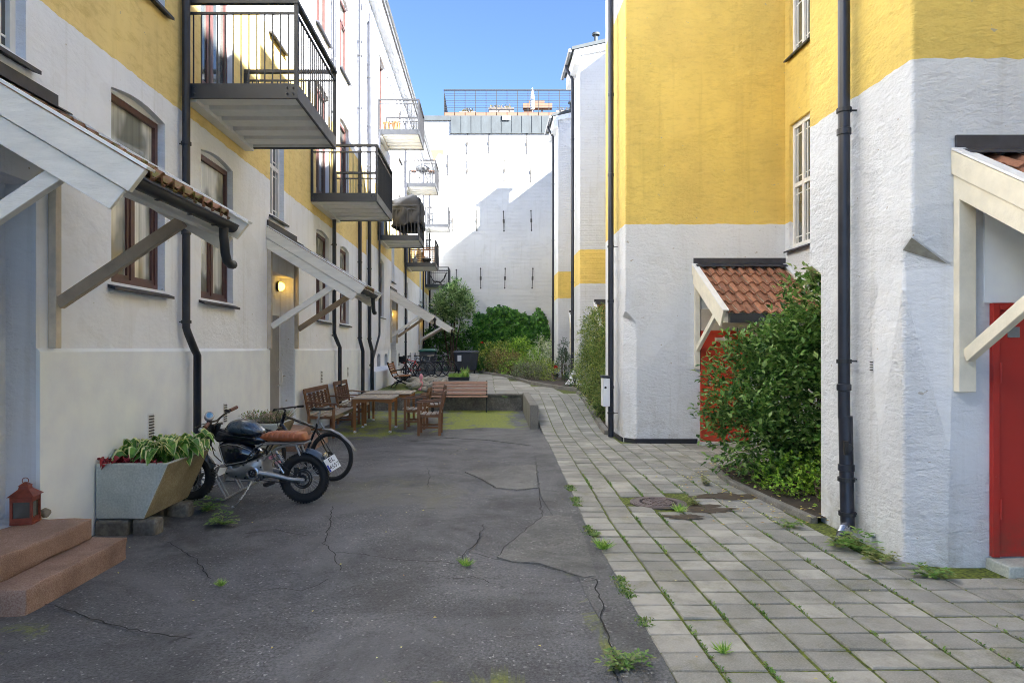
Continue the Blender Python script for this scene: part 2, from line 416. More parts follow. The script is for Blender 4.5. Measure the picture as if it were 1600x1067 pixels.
def paver(name, base, wet=.4):
    m, nt, b = newmat(name)
    v = posmap(nt)
    g = N(nt, 'ShaderNodeNewGeometry'); ri = g.outputs['Random Per Island']
    c = mix(nt, ri, tuple(x*.66 for x in base), (base[0]*1.24, base[1]*1.22, base[2]*1.18))
    dk = math_(nt, 'GREATER_THAN', ri, .90)
    c = mix(nt, math_(nt, 'MULTIPLY', dk, .6), c, tuple(x*.42 for x in base))
    st = noise_tex(nt, v, 1.6, 6, .68, .4); s2 = noise_tex(nt, v, 9, 6, .75)
    c = mix(nt, ramp(nt, st, [(.42, 0), (.66, .8)]), c, (base[0]*.36, base[1]*.38, base[2]*.36))
    c = mix(nt, ramp(nt, s2, [(.5, 0), (.75, .5)]), c, tuple(x*.55 for x in base))
    c = mix(nt, ramp(nt, noise_tex(nt, v, 2.6, 5, .7), [(.54, 0), (.70, .6)]), c, (.15,.145,.06))
    fn = noise_tex(nt, v, 110, 3, .6)
    c = mix(nt, ramp(nt, fn, [(.4, .0), (.75, .35)]), c, tuple(min(1, x*1.5) for x in base))
    nt.links.new(c, b.inputs['Base Color']); setin(b, Roughness=.8)
    p = bump(nt, b, fn, .4, .003); bump(nt, b, s2, .3, .008, p)
    return m
M['paver'] = paver('concrete_paver', (.355,.342,.305))
M['joint'] = (lambda: (lambda m: m)(speckle('mossy_joint', (.05,.065,.012), (.24,.30,.03), 40, .95, .6)))()
M['ground'] = speckle('bare_ground', (.08,.07,.055), (.13,.115,.09), 30, .95, .4)

def leafmat(name, cols, rough=.45, trans=.25):
    m, nt, b = newmat(name)
    g = N(nt, 'ShaderNodeNewGeometry')
    n = len(cols)
    c = ramp(nt, g.outputs['Random Per Island'], [((i+.5)/n if n > 1 else 0, col) for i, col in enumerate(cols)])
    cl = noise_tex(nt, posmap(nt), 2.3, 3, .5)
    c = mix(nt, ramp(nt, cl, [(.35, .35), (.65, 0)]), c, tuple(x*.5 for x in cols[0]))
    nt.links.new(c, b.inputs['Base Color']); setin(b, Roughness=rough)
    tr = N(nt, 'ShaderNodeBsdfTranslucent'); nt.links.new(c, tr.inputs['Color'])
    mx = N(nt, 'ShaderNodeMixShader'); mx.inputs[0].default_value = trans
    out = nt.nodes['Material Output']
    nt.links.new(b.outputs[0], mx.inputs[1]); nt.links.new(tr.outputs[0], mx.inputs[2]); nt.links.new(mx.outputs[0], out.inputs['Surface'])
    return m
M['lf_bush'] = leafmat('bush_leaves', [(.045,.11,.025), (.09,.21,.04), (.17,.33,.07), (.28,.46,.11), (.42,.56,.18), (.14,.30,.06)], trans=.35)
M['lf_low'] = leafmat('groundcover_leaves', [(0.0943,0.226,0.0282), (0.189,0.377,0.0377), (0.339,0.566,0.0565), (0.49,0.716,0.0943)])
M['lf_ivy'] = leafmat('ivy_leaves', [(0.0195,0.078,0.0156), (0.0455,0.169,0.0234), (0.091,0.273,0.0325), (0.182,0.429,0.052), (0.065,0.208,0.026)])
M['lf_dark'] = leafmat('dark_leaves', [(0.0151,0.0565,0.0226), (0.0339,0.104,0.0339), (0.0754,0.17,0.0565)])
M['lf_tree'] = leafmat('grey_green_leaves', [(0.078,0.176,0.0525), (0.182,0.323,0.107), (0.338,0.497,0.19), (0.572,0.761,0.333)])
M['lf_yg'] = leafmat('yellow_green_leaves', [(0.113,0.17,0.0282), (0.246,0.358,0.0471), (0.434,0.566,0.0849), (0.641,0.716,0.151)])
M['lf_brown'] = leafmat('brown_green_leaves', [(0.113,0.104,0.0377), (0.246,0.208,0.0565), (0.377,0.32,0.0943), (0.528,0.377,0.151)])
M['lf_var'] = leafmat('variegated_leaves', [(0.189,0.302,0.0943), (0.452,0.603,0.226), (0.8,0.8,0.528), (0.8,0.8,0.8)])
M['lf_mound'] = leafmat('grey_mound_leaves', [(0.0943,0.123,0.066), (0.226,0.264,0.151), (0.377,0.377,0.246)])
M['lf_cedar'] = leafmat('cedar_foliage', [(0.0623,0.124,0.0248), (0.146,0.248,0.0415), (0.27,0.394,0.0727), (0.456,0.456,0.124)])
M['lf_weeddry'] = leafmat('dry_weed', [(0.26,0.286,0.078), (0.455,0.429,0.156), (0.156,0.26,0.065)])
M['lf_weed'] = leafmat('weed_leaves', [(.09,.20,.035), (.16,.33,.05), (.27,.43,.085), (.30,.33,.11)])
M['lf_hosta'] = leafmat('hosta_green', [(0.0943,0.246,0.0377), (0.17,0.377,0.0565)])
M['lf_hostaedge'] = leafmat('hosta_pale_edge', [(0.754,0.8,0.302), (0.8,0.8,0.471)])
M['lf_red'] = leafmat('red_leaves', [(0.189,0.0151,0.0226), (0.415,0.0282,0.0377)])
M['lf_maple'] = leafmat('pale_maple_leaves', [(0.528,0.51,0.282), (0.792,0.716,0.415), (0.377,0.528,0.151)])
M['lf_heather'] = leafmat('heather', [(0.189,0.246,0.113), (0.471,0.339,0.264), (0.754,0.566,0.49), (0.226,0.377,0.0943)])
M['lf_grass'] = leafmat('grass_blades', [(0.189,0.415,0.0565), (0.452,0.716,0.113), (0.659,0.8,0.226)])
M['lf_dry'] = leafmat('fallen_leaves', [(0.8,0.716,0.133), (0.566,0.282,0.0943), (0.8,0.8,0.377)])

def tilemat(name, a, b_, mossy=.0):
    m, nt, b = newmat(name)
    g = N(nt, 'ShaderNodeNewGeometry')
    c = mix(nt, g.outputs['Random Per Island'], a, b_)
    c = mix(nt, ramp(nt, noise_tex(nt, posmap(nt), 18, 5, .7), [(.45, 0), (.75, .6)]), c, tuple(x*.35 for x in a))
    if mossy:
        c = mix(nt, ramp(nt, noise_tex(nt, posmap(nt), 9, 6, .75), [(.5-mossy*.2, 0), (.62-mossy*.2, 1)]), c, (.12,.115,.02))
    nt.links.new(c, b.inputs['Base Color']); setin(b, Roughness=.8)
    bump(nt, b, noise_tex(nt, posmap(nt), 60, 4), .5, .006)
    return m
M['tile'] = tilemat('terracotta_tile', (.22,.095,.055), (.36,.16,.09))
M['tilemoss'] = tilemat('mossy_tile', (.16,.075,.04), (.25,.12,.07), .15)
M['tilefar'] = tilemat('far_tile', (.36,.15,.06), (.55,.28,.12), .15)
M['rooftile'] = simple('roof_sheet', (.16,.15,.15), .7)

def glass(name, base, rough=.04):
    m, nt, b = newmat(name)
    f = noise_tex(nt, posmap(nt, (1.2,1.2,.5)), 1.6, 3)
    nt.links.new(ramp(nt, f, [(.35, tuple(c*.5 for c in base)), (.65, base)]), b.inputs['Base Color'])
    setin(b, Roughness=rough); b.inputs['IOR'].default_value = 1.9
    bump(nt, b, noise_tex(nt, posmap(nt), .9, 1), .08, .05)
    return m
M['glass'] = glass('window_glass', (.10,.11,.10))
M['curtain'] = glass('curtained_glass', (.62,.62,.54))
m_ = M['curtain']; nt_ = m_.node_tree; b_ = nt_.nodes['Principled BSDF']
fo = noise_tex(nt_, posmap(nt_, (14,14,.25)), 1.0, 4, .6); lg = noise_tex(nt_, posmap(nt_, (1.5,1.5,1.0)), 1.3, 2, .5)
cc = ramp(nt_, fo, [(.3, (.30,.31,.27)), (.6, (.72,.72,.66))]); cc = mix(nt_, ramp(nt_, lg, [(.46, 0), (.54, .85)]), cc, (.16,.17,.15)); nt_.links.new(cc, b_.inputs['Base Color'])
M['gaugeglass'] = glass('gauge_glass', (.12,.32,.55), .1)
def emis(name, col, st):
    m, nt, b = newmat(name); setin(b, Roughness=.4)
    b.inputs['Base Color'].default_value = (*col, 1); b.inputs['Emission Color'].default_value = (*col, 1); b.inputs['Emission Strength'].default_value = st
    return m
M['lamp'] = emis('lit_lamp_glass', (1.0,.56,.08), 1.1)

# ---------------------------------------------------------------- facade with openings
def facade(mb, to3, outer, holes, dvec):
    """plane outline with holes; the reveals run along dvec. Material slot 0 = face, 1 = reveal"""
    bm = bmesh.new()
    loops = []
    for pl in [outer] + holes:
        vs = [bm.verts.new((p[0], p[1], 0)) for p in pl]
        loops.append(vs)
    es = []
    for vs in loops:
        for i in range(len(vs)): es.append(bm.edges.new((vs[i], vs[(i+1) % len(vs)])))
    bmesh.ops.triangle_fill(bm, use_beauty=True, use_dissolve=False, edges=es, normal=(0,0,1))
    bm.verts.index_update()
    mb.cur = 0
    mb.add([to3(v.co.x, v.co.y) for v in bm.verts], [tuple(v.index for v in f.verts) for f in bm.faces])
    bm.free()
    mb.cur = 1
    dvec = V(dvec)
    for h in holes:
        n = len(h); a = [V(to3(*p)) for p in h]; b = [p + dvec for p in a]
        mb.add(a + b, [(i, (i+1) % n, n+(i+1) % n, n+i) for i in range(n)])
    mb.cur = 0
def arch_hole(y0, y1, z0, z1, rise=.10):
    if rise <= 0: return [(y0,z0),(y1,z0),(y1,z1),(y0,z1)]
    pts = [(y0,z0),(y1,z0),(y1,z1-rise)]
    for k in range(1, 6):
        t = k/6; pts.append((y1+(y0-y1)*t, z1-rise+rise*math.sin(math.pi*t)))
    pts.append((y0, z1-rise))
    return pts

def window(parent, xp, sgn, y0, y1, z0, z1, kind='flat', sill=True, arch=.07, depth=.13, wallx=None):
    """window in a wall parallel to Y. xp = plane of the frame, sgn = +1 when it faces +X"""
    f = MB(); t = .06; s = sgn
    fr = M['winbrown'] if kind in ('flat', 'door') else M['winwhite']
    def b(ya, yb, za, zb, d=.05, o=0): f.box(*sorted((xp+s*o, xp+s*(o+d))), ya, yb, za, zb)
    b(y0, y0+t, z0, z1-arch); b(y1-t, y1, z0, z1-arch); b(y0+t, y1-t, z0, z0+t); b(y0+t, y1-t, z1-t-arch, z1-arch)
    ym = (y0+y1)/2; ztr = z0 + (z1-z0)*.69
    if kind == 'flat':
        b(ym-.03, ym+.03, z0+t, ztr-.03); b(y0+t, y1-t, ztr-.03, ztr+.03, .055)
        for ya, yb in ((y0+t+.003, ym-.033), (ym+.033, y1-t-.003)):
            for q in ((ya, ya+.04, z0+t+.003, ztr-.033), (yb-.04, yb, z0+t+.003, ztr-.033), (ya+.04, yb-.04, z0+t+.003, z0+t+.045), (ya+.04, yb-.04, ztr-.075, ztr-.033)):
                b(*q, .035, .002)
    elif kind == 'door':
        b(ym-.03, ym+.03, z0+t, z1-t-arch, .045)
        b(y0+t, ym-.03, z0+t, z0+.35, .03); b(ym+.03, y1-t, z0+t, z0+.35, .03)
        b(ym-.10, ym-.03, z0+.35, z1-t-arch, .03); b(ym+.03, ym+.1, z0+.35, z1-t-arch, .03)
    else:
        ztr = z0 + (z1-z0)*.5
        b(ym-.03, ym+.03, z0+t, z1-t-arch); b(y0+t, ym-.03, ztr-.035, ztr+.035, .045); b(ym+.03, y1-t, ztr-.035, ztr+.035, .045)
        for ya, yb in ((y0+t, ym-.03), (ym+.03, y1-t)):
            for za, zb in ((z0+t, ztr-.035), (ztr+.035, z1-t-arch)):
                for q in (.22, .78):
                    yy = ya+(yb-ya)*q; b(yy-.008, yy+.008, za, zb, .025)
                for q in (.12, .88):
                    zz = za+(zb-za)*q; b(ya, yb, zz-.008, zz+.008, .02)
    w = f.build('window' if kind != 'door' else 'balcony_door', fr, parent, fix=False)
    hd_ = MB(); hd_.box(*sorted((xp-s*.01, xp+s*.06)), y0-.02, y1+.02, z1-arch+.001, z1+.03); hd_.build('head', M['reveal'], w)
    p = MB(); p.add([(xp+s*.012, y0+.02, z0+.02), (xp+s*.012, y1-.02, z0+.02), (xp+s*.012, y1-.02, z1-.02), (xp+s*.012, y0+.02, z1-.02)], [(0,1,2,3)])
    p.build('pane', M['curtain'] if (kind == 'flat' and z0 < 3) else M['glass'], w)
    if sill:
        q = MB(); wx = wallx if wallx is not None else xp+s*depth
        q.prism([(xp+s*.0, y0-.0, z0+.01), (wx+s*.0, y0, z0-.035), (wx+s*.0, y0, z0-.065), (xp, y0, z0-.03)], (0, y1-y0, 0))
        q.prism([(wx+s*.004, y0-.07, z0-.028), (wx+s*.075, y0-.07, z0-.055), (wx+s*.075, y0-.07, z0-.085), (wx+s*.004, y0-.07, z0-.06)], (0, y1-y0+.14, 0))
        q.build('sill', M['sill'], w)
    return w

# pantile sheet: one island per tile
def pantiles(mb, O, u, d, L, W, pitch, row, amp=.028, nose=.03):
    O, u, d = V(O), V(u).normalized(), V(d).normalized(); n = u.cross(d)
    if n.z < 0: n = -n
    nc = max(1, int(round(L/pitch))); nr = max(1, int(round(W/row)))
    pu, pr = L/nc, W/nr; K = 8
    for r in range(nr):
        for c in range(nc):
            top, bot, lip = [], [], []
            jx, jz = uni(-.006, .006), uni(-.004, .004)
            for k in range(K+1):
                t = k/K
                h = amp*(math.cos(2*math.pi*(t-.30)) if t < .8 else math.cos(2*math.pi*.5)+ (t-.8)*2.0*.6)
                pu_ = u*((c+t)*pu) + n*(h+jz)
                top.append(O + pu_ + d*(r*pr-.02+jx))
                bot.append(O + pu_ + d*((r+1)*pr+.025+jx) + n*nose)
                lip.append(O + pu_ + d*((r+1)*pr+.025+jx) + n*(nose-.022))
            vs = top+bot+lip; m = K+1
            fs = [(k, k+1, m+k+1, m+k) for k in range(K)] + [(m+k, m+k+1, 2*m+k+1, 2*m+k) for k in range(K)]
            mb.add(vs, fs)

def canopy(parent, O, u, n, L, proj, zt, zl, tilem, post_bottom, brace_z, gutter=True, board=.30, beige=False, far_open=True, pitch=.165, postw=.075, flash=M['sill']):
    """door canopy. O point on the wall at ground, u along wall, n outward; part canopy with sub-parts"""
    O, u, n = V(O), V(u), V(n); z = V((0,0,1))
    def P(a, b, c): return O + u*a + n*b + z*c
    sl = (zl-zt)/proj; dd = (n*proj + z*(zl-zt)).normalized(); nn = u.cross(dd)
    if nn.z < 0: nn = -nn
    f = MB()
    for a in (0, L):
        # two lapped boards, cut square to the slope at their lower end
        for k, (h0, h1, t, e) in enumerate(((.02, -.135, .045, 0), (-.14, -.28, .028, -.05))):
            sgn = -1 if a == 0 else 1
            poly = [P(a, .0, zt) + nn*h0, P(a, proj, zl) + nn*h0 + dd*e, P(a, proj, zl) + nn*h1 + dd*(e-.02), P(a, .0, zt) + nn*h1]
            poly[3] = P(a, 0.0, zt + h1/max(.2, abs(nn.z)))
            poly[0] = P(a, 0.0, zt + h0/max(.2, abs(nn.z)))
            f.prism(poly, u*sgn*t)
    # fascia beam, wall plate, boarded soffit
    gb_ = proj-.11 if gutter else proj+.02; gz_ = zt+sl*(gb_-.02)
    f.bar(P(0.003, gb_-.12, gz_-.075), P(L-.003, gb_-.12, gz_-.075), .06, .16)
    f.bar(P(0.003, .04, zt-.22), P(L-.003, .04, zt-.22), .07, .12)
    nb = int(proj/.12); pj_ = gb_-.10 if gutter else proj-.12
    for k in range(nb):
        b0 = .08+k*(pj_-.10)/nb; b1 = b0+(pj_-.10)/nb-.006
        f.prism([P(.005, b0, zt+sl*b0-.075), P(.005, b1, zt+sl*b1-.075), P(.005, b1, zt+sl*b1-.055), P(.005, b0, zt+sl*b0-.055)], u*(L-.01))
    cn = f.build('canopy', M['creamwood'] if beige else M['whitewood'], parent, bevel=.004, fix=True)
    for a in (0, L):
        c = MB(); sgn = -1 if a == 0 else 1
        c.prism([P(a-sgn*.04, .0, zt)+nn*.028, P(a+sgn*.055, 0, zt)+nn*.028, P(a+sgn*.055, 0, zt)+nn*.045, P(a-sgn*.04, 0, zt)+nn*.045], dd*(proj/abs(dd.dot(n))+.01))
        c.build('verge_cap', M['cap'], cn, fix=True)
    t = MB(); sb = .13 if gutter else 0
    pantiles(t, P(.03, .0, zt-.02), u, dd, L-.06, (V((0,0,0))+n*proj+z*(zl-zt)).length-.02-sb*1.15, pitch, .36)
    t.build('tile_roof', tilem, cn)
    b = MB(); b.box(0,0,0,0,0,0) if False else None
    b.prism([P(-.02, .005, zt+.0), P(-.02, .03, zt+.0), P(-.02, .03, zt+.13), P(-.02, .005, zt+.13)], u*(L+.04))
    b.prism([P(.0, .03, zt+.01), P(.0, .16, zt+sl*.16+.055), P(.0, .16, zt+sl*.16+.066), P(.0, .03, zt+.03)], u*L)
    b.build('flashing', flash, cn, fix=True)
    for a in (.035, L-.035):
        bw = M['creamwood'] if beige else (M['whitewood'] if a < .1 else M['shadedwood'])  # far brace darker than near one: its shaded side is painted in
        p = MB(); p.bar(P(a, .035, post_bottom), P(a, .035, zt-.29), postw, .065, up=tuple(n)); 
        po = p.build('wall_post', M['creamwood'] if beige else M['postwood'], cn, bevel=.005, fix=True)
        q = MB(); q.bar(P(a, .07, brace_z), P(a, proj*.68, zl+(-sl)*proj*.32-.27), .06, .095)
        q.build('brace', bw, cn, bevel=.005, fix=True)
    if gutter:
        g = MB()
        r = .055; K = 8; c0 = P(.02, gb_, gz_-.085); c1 = P(L-.03, gb_, gz_-.085)
        ring0, ring1, in0, in1 = [], [], [], []
        for k in range(K+1):
            th = math.pi*k/K
            o = n*math.cos(th)*r - z*math.sin(th)*r
            i = n*math.cos(th)*(r-.006) - z*math.sin(th)*(r-.006)
            ring0.append(c0+o); ring1.append(c1+o); in0.append(c0+i); in1.append(c1+i)
        m = K+1
        g.add(ring0+ring1, [(k, k+1, m+k+1, m+k) for k in range(K)])
        g.add(in0+in1, [(k, m+k, m+k+1, k+1) for k in range(K)])
        for rr in (ring0, ring1): g.add(rr, [tuple(range(m))])
        g.tube([c0+n*r, c1+n*r], .008, 6)
        for a in (.35, L*.5, L-.4):
            g.bar(P(a, gb_, gz_-.085)-z*(r+.004), P(a, gb_, gz_-.085)-z*(r+.004)+n*.001+u*.03, .04, .006)
        e = P(L-.20, gb_, gz_-.13)
        g.tube([e, e-z*.07, e-z*.11+u*.015, e-z*.19+u*.03, e-z*.25+u*.07, e-z*.27+u*.14, e-z*.265+u*.2], .036, 10)
        g.build('gutter', M['dark'], cn, smooth=True)
    return cn

def downpipe(parent, pts, r, mat=None, joints=(), brackets=(), bdir=(-1,0,0), foot=None):
    p = MB(); p.tube(pts, r, 14)
    for (x, y, z) in joints:
        p.lathe((x, y, z-.03), [(r+.002, 0), (r+.009, .004), (r+.009, .055), (r+.002, .06)], 14)
    o = p.build('downpipe', mat or M['pipe'], parent, smooth=True)
    if brackets:
        for (x, y, z) in brackets:
            b = MB(); b.lathe((x, y, z), [(r+.003, 0), (r+.012, .0), (r+.012, .035), (r+.003, .035)], 14)
            d = V(bdir); b.bar(V((x,y,z+.017))+d*r, V((x,y,z+.017))+d*(r+.09), .012, .012)
            b.build('bracket', M['dark'], o)
    return o

def balcony(parent, y0, y1, z, xw=-3.55, xo=-2.21, screen=False, light=False):
    fa = M['fascia']
    f = MB(); t = .035; h = .17
    f.box(xw+.01, xo, y0, y0+t, z-h, z); f.box(xw+.01, xo, y1-t, y1, z-h, z)
    f.box(xo-t, xo, y0+t, y1-t, z-h, z)
    f.box(xw+.01, xo-t, y0+t, y1-t, z-.05, z-.02)
    for (yy) in (y0-.004, ):
        for xx in (xw+.06, xw+.14, xo-.12, xo-.05):
            for zz in (z-.05, z-.12): f.lathe((xx, y0, zz), [(.012, 0), (.012, .012), (.006, .018)], 8, axis=(0,-1,0))
    bal = f.build('balcony', fa, parent, fix=True)
    s = MB()
    nrib = 5; yy0, yy1 = y0+t+.003, y1-t-.003; w = (yy1-yy0)/nrib
    prof = []
    for k in range(nrib):
        a = yy0+k*w
        prof += [(a, z-.155), (a+w*.62, z-.155), (a+w*.66, z-.075), (a+w*.96, z-.075), (a+w, z-.155)]
    for i in range(len(prof)-1):
        (ya, za), (yb, zb) = prof[i], prof[i+1]
        s.add([(xw+.14, ya, za), (xo-t-.003, ya, za), (xo-t-.003, yb, zb), (xw+.14, yb, zb)], [(0,1,2,3)])
    s.box(xw+.012, xw+.14, y0+.05, y1-.01, z-.20, z-.06)
    s.build('soffit', M['soffit'], bal)
    r = MB(); T = .045 if y0 < 18 else .06; bt = .0065 if y0 < 18 else .010; rt = z+.93
    posts = [(xw+.03, y0+.02), (xo-.02, y0+.02), (xo-.02, y1-.02), (xw+.03, y1-.02)]
    for (x, y) in posts: r.box(x-T/2, x+T/2, y-T/2, y+T/2, z, rt)
    r.box(xw+.01, xo+.01, y0-.012, y0+.05, rt, rt+.045); r.box(xw+.01, xo+.01, y1-.05, y1+.012, rt, rt+.045)
    r.box(xo-.052, xo+.01, y0+.05, y1-.05, rt, rt+.045)
    r.box(xw+.05, xo-.04, y0+.008, y0+.032, rt-.12, rt-.095); r.box(xw+.05, xo-.04, y1-.032, y1-.008, rt-.12, rt-.095)
    r.box(xo-.032, xo-.008, y0+.05, y1-.05, rt-.12, rt-.095)
    n = int((xo-xw)/(.092 if y0 < 10 else .12))
    for k in range(1, n):
        x = xw+.03+(xo-xw-.05)*k/n
        for y in (y0+.02, y1-.02): r.box(x-bt, x+bt, y-bt, y+bt, z, rt-.12)
    n = int((y1-y0)/.105)
    for k in range(1, n):
        y = y0+.02+(y1-y0-.04)*k/n
        r.box(xo-.02-bt, xo-.02+bt, y-bt, y+bt, z, rt-.12)
    r.build('railing', M['dark'], bal)
    if screen:
        q = MB(); q.box(xo-.045, xo-.036, y0+.06, y1-.06, z+.01, rt-.03)
        q.build('privacy_screen', M['screen'], bal)
    return bal

# ================================================================ SETTING
def G(px, py, z=0.0):
    Y = (1.65-z)*1067/(py-546); return ((px-762)*Y/1067, Y)
ZT = .44
def zramp(Y):
    t = min(1, max(0, (Y-12.8)/(18.7-12.8))); return ZT*t*t*(3-2*t)
def lerp_tab(tab, x):
    for (a, b), (c, d) in zip(tab, tab[1:]):
        if x <= c: return b + (d-b)*max(0, (x-a)/(c-a))
    return tab[-1][1]
EDGE = [(-3,.93),(5,.93),(6.4,.915),(8,.965),(11.4,1.05),(14.2,1.085),(18.7,1.13)]
def edge(Y): return lerp_tab(EDGE, Y)

g = MB(); g.add([(-60,-30,-.08),(60,-30,-.08),(60,90,-.08),(-60,90,-.08)], [(0,1,2,3)])
tag(g.build('ground', M['ground']), kind='structure')
# asphalt yard, an even slab with a slightly wandering edge
a = MB(); top = []
ys = [-3+ i*.25 for i in range(88)]; ys = [y for y in ys if y < 18.75] + [18.75]
for i, y in enumerate(ys):
    e = edge(y)+noise.noise((y*1.7, 3, 0))*.02+.01
    row = []
    for k in range(13):
        x = -3.6+(e+3.6)*k/12
        zz = noise.noise((x*.6, y*.6, 1.3))*.008 - .004 if k < 12 else -.004
        row.append((x, y, zz))
    row.append((e+.004, y, -.07)); top.append(row)
n = 14
a.add([p for r in top for p in r], [(i*n+k, i*n+k+1, (i+1)*n+k+1, (i+1)*n+k) for i in range(len(top)-1) for k in range(n-1)])
tag(a.build('asphalt_yard', M['asphalt'], smooth=True), kind='structure')

# lighter repair patches
def flat_poly(name, pts, z, mat, px=True):
    m = MB(); P = [(*G(*p), z) for p in pts] if px else [(*p, z) for p in pts]
    m.add(P + [(p[0], p[1], z-.02) for p in P], [tuple(range(len(P)))[::1]] + [(i, (i+1) % len(P), len(P)+(i+1) % len(P), len(P)+i) for i in range(len(P))])
    return tag(m.build(name, mat, fix=False), kind='structure')
flat_poly('asphalt_patch', [(841,762),(808,765),(776,762),(752,748),(726,737),(780,729),(838,726)], .006, M['asphalt_light'])
flat_poly('asphalt_patch', [(932,900),(912,902),(890,895),(842,880),(800,877),(776,870),(812,836),(848,807),(872,805),(893,808),(912,838)], .006, M['asphalt_light'])
e1 = [G(842,762), G(846,802), G(893,898), G(925,900), G(940,960), G(962,1066)]
strip = [(edge(y)+.0, y) for y in (3.2,3.6,4.2,5,5.6,6.4,7,8,9,10,11.4,13,14)]
flat_poly('asphalt_patch', [(.66,3.2)] + strip + [(.87,13.8),(.80,12.2),(.72,10.2),(.62,8.2),(.60,7.6),(.66,6.6),(.66,5.4),(.66,4.6),(.70,4.0)], .003, M['asphalt_edge'], px=False)
flat_poly('asphalt_patch', [(640,690),(700,684),(760,687),(838,697),(842,684),(830,672),(760,668),(690,672)], .0045, M['asphalt_edge'])

# cracks: thin dark wandering lines
ck = MB()
def crack(pts, w=.0052, z=.0085):
    P = []
    for (p, q) in zip(pts, pts[1:]):
        a, b = V((*G(*p), 0)), V((*G(*q), 0)); n_ = max(2, int((b-a).length/.05))
        for k in range(n_):
            t = k/n_; c = a.lerp(b, t)
            c += V((noise.noise((c.x*9, c.y*9, 5)), noise.noise((c.x*9, c.y*9, 9)), 0))*.035
            P.append(c)
    P.append(V((*G(*pts[-1]), 0)))
    L, Rr = [], []
    for i, p in enumerate(P):
        d = (P[min(i+1, len(P)-1)]-P[max(i-1, 0)]); d = d.normalized() if d.length > 0 else V((0,1,0))
        s = V((-d.y, d.x, 0)); ww = w*(.35+.9*abs(noise.noise((p.x*5, p.y*5, 2)))+.2)
        L.append((p.x+s.x*ww, p.y+s.y*ww, z)); Rr.append((p.x-s.x*ww, p.y-s.y*ww, z))
    m = len(P); ck.add(L+Rr, [(i, i+1, m+i+1, m+i) for i in range(m-1)])
for c in ([(519,792),(513,830),(506,850),(524,868),(532,892)], [(524,864),(560,866),(620,875),(700,880),(716,882),(728,866),(745,850),(752,832),(756,820)],
          [(735,864),(772,874),(800,879),(842,883),(896,900),(915,903),(930,906)], [(418,922),(440,921),(470,924),(490,918),(512,906)],
          [(584,772),(618,772),(648,771)], [(638,735),(690,738),(725,742),(752,750),(776,764),(808,768),(841,764)], [(838,722),(840,750),(843,780),(847,806)],
          [(668,732),(672,745),(668,762)], [(690,682),(720,690),(760,692),(830,697)], [(700,712),(712,706),(722,700)], [(745,728),(770,727),(795,730)],
          [(40,935),(200,985),(300,1000)], [(640,798),(680,795)], [(260,848),(300,870),(330,905)], [(776,870),(812,836),(848,807)],
          [(560,700),(600,706),(650,700)], [(380,835),(430,828),(480,838)], [(700,905),(740,902),(765,912)], [(930,906),(940,960),(955,1010),(965,1066)]):
    crack(c)
tag(ck.build('asphalt_crack', M['crack']), kind='structure')

# paving: joints sheet + individual pavers with level differences
BED = [(3.13,6.5),(3.05,7.4),(3.0,8.4),(3.12,9.35),(3.55,9.75),(5.3,9.9),(5.3,6.3)]
def inpoly(x, y, P):
    c = False; j = len(P)-1
    for i in range(len(P)):
        if (P[i][1] > y) != (P[j][1] > y) and x < (P[j][0]-P[i][0])*(y-P[i][1])/(P[j][1]-P[i][1])+P[i][0]: c = not c
        j = i
    return c
j = MB(); rows = []
for i in range(70):
    y = -1.5+i*.3
    if y > 18.7: y = 18.7
    rows.append([(edge(y)+.012, y, zramp(y)-.009), (min(5.3, 5.3 if y < 12.9 else 2.45), y, zramp(y)-.009)])
    if y >= 18.7: break
j.add([p for r in rows for p in r], [(2*i, 2*i+1, 2*i+3, 2*i+2) for i in range(len(rows)-1)])
tag(j.build('paving_bed', M['joint']), kind='structure')
MH = (1.84, 7.37)
pv = MB()
TW, TD = .2615, .228
row = 0; y = -.6
while y < 18.6:
    d = TD*uni(.97, 1.03)
    jog = 0
    for k in range(17):
        x0 = edge(y)+.014+k*TW*(1.0 if y < 9 else .985)+noise.noise((k*.4, y*.3, 7))*.008; x1 = x0+TW-.019
        ya, yb = y+.006, y+d-.012
        sk = .012*(k-3) if y < 6 else 0     # rows drift slightly
        ya += sk*.6; yb += sk*.6
        xc, yc = (x0+x1)/2, (ya+yb)/2
        if x1 > (5.25 if yc < 12.1 else (2.42 if yc > 13 else 2.5)): continue
        if inpoly(xc, yc, BED) or math.hypot(xc-MH[0], yc-MH[1]) < .36: continue
        if 3.12 < xc and 5.0 < yc < 6.5 and (xc > 3.3 or yc > 5.35): continue
        if 2.35 < xc and yc > 12.0: continue
        h = zramp(yc)+uni(-.002, .004); tx, ty = uni(-.0025, .0025), uni(-.0025, .0025)
        if 7.4 < yc < 8.6 and 1.9 < xc < 2.9 and rnd() < .25: continue
        sl = (zramp(yb)-zramp(ya))/2; b = .006; q = [uni(-.004,.004) for _ in range(4)]
        T = [(x0+b+q[0], ya+b, h-sl-tx-ty), (x1-b, ya+b+q[1], h-sl+tx-ty), (x1-b+q[2], yb-b, h+sl+tx+ty), (x0+b, yb-b+q[3], h+sl-tx+ty)]
        Bt = [(x0+q[0], ya, h-sl-.006), (x1, ya+q[1], h-sl-.006), (x1+q[2], yb, h+sl-.006), (x0, yb+q[3], h+sl-.006)]
        Bb = [(p[0], p[1], p[2]-.03) for p in Bt]
        pv.add(T+Bt+Bb, [(0,1,2,3)] + [(4+i, 4+(i+1)%4, (i+1)%4, i) for i in range(4)] + [(8+i, 8+(i+1)%4, 4+(i+1)%4, 4+i) for i in range(4)])
    y += d
tag(pv.build('paving_slabs', M['paver']), kind='structure')

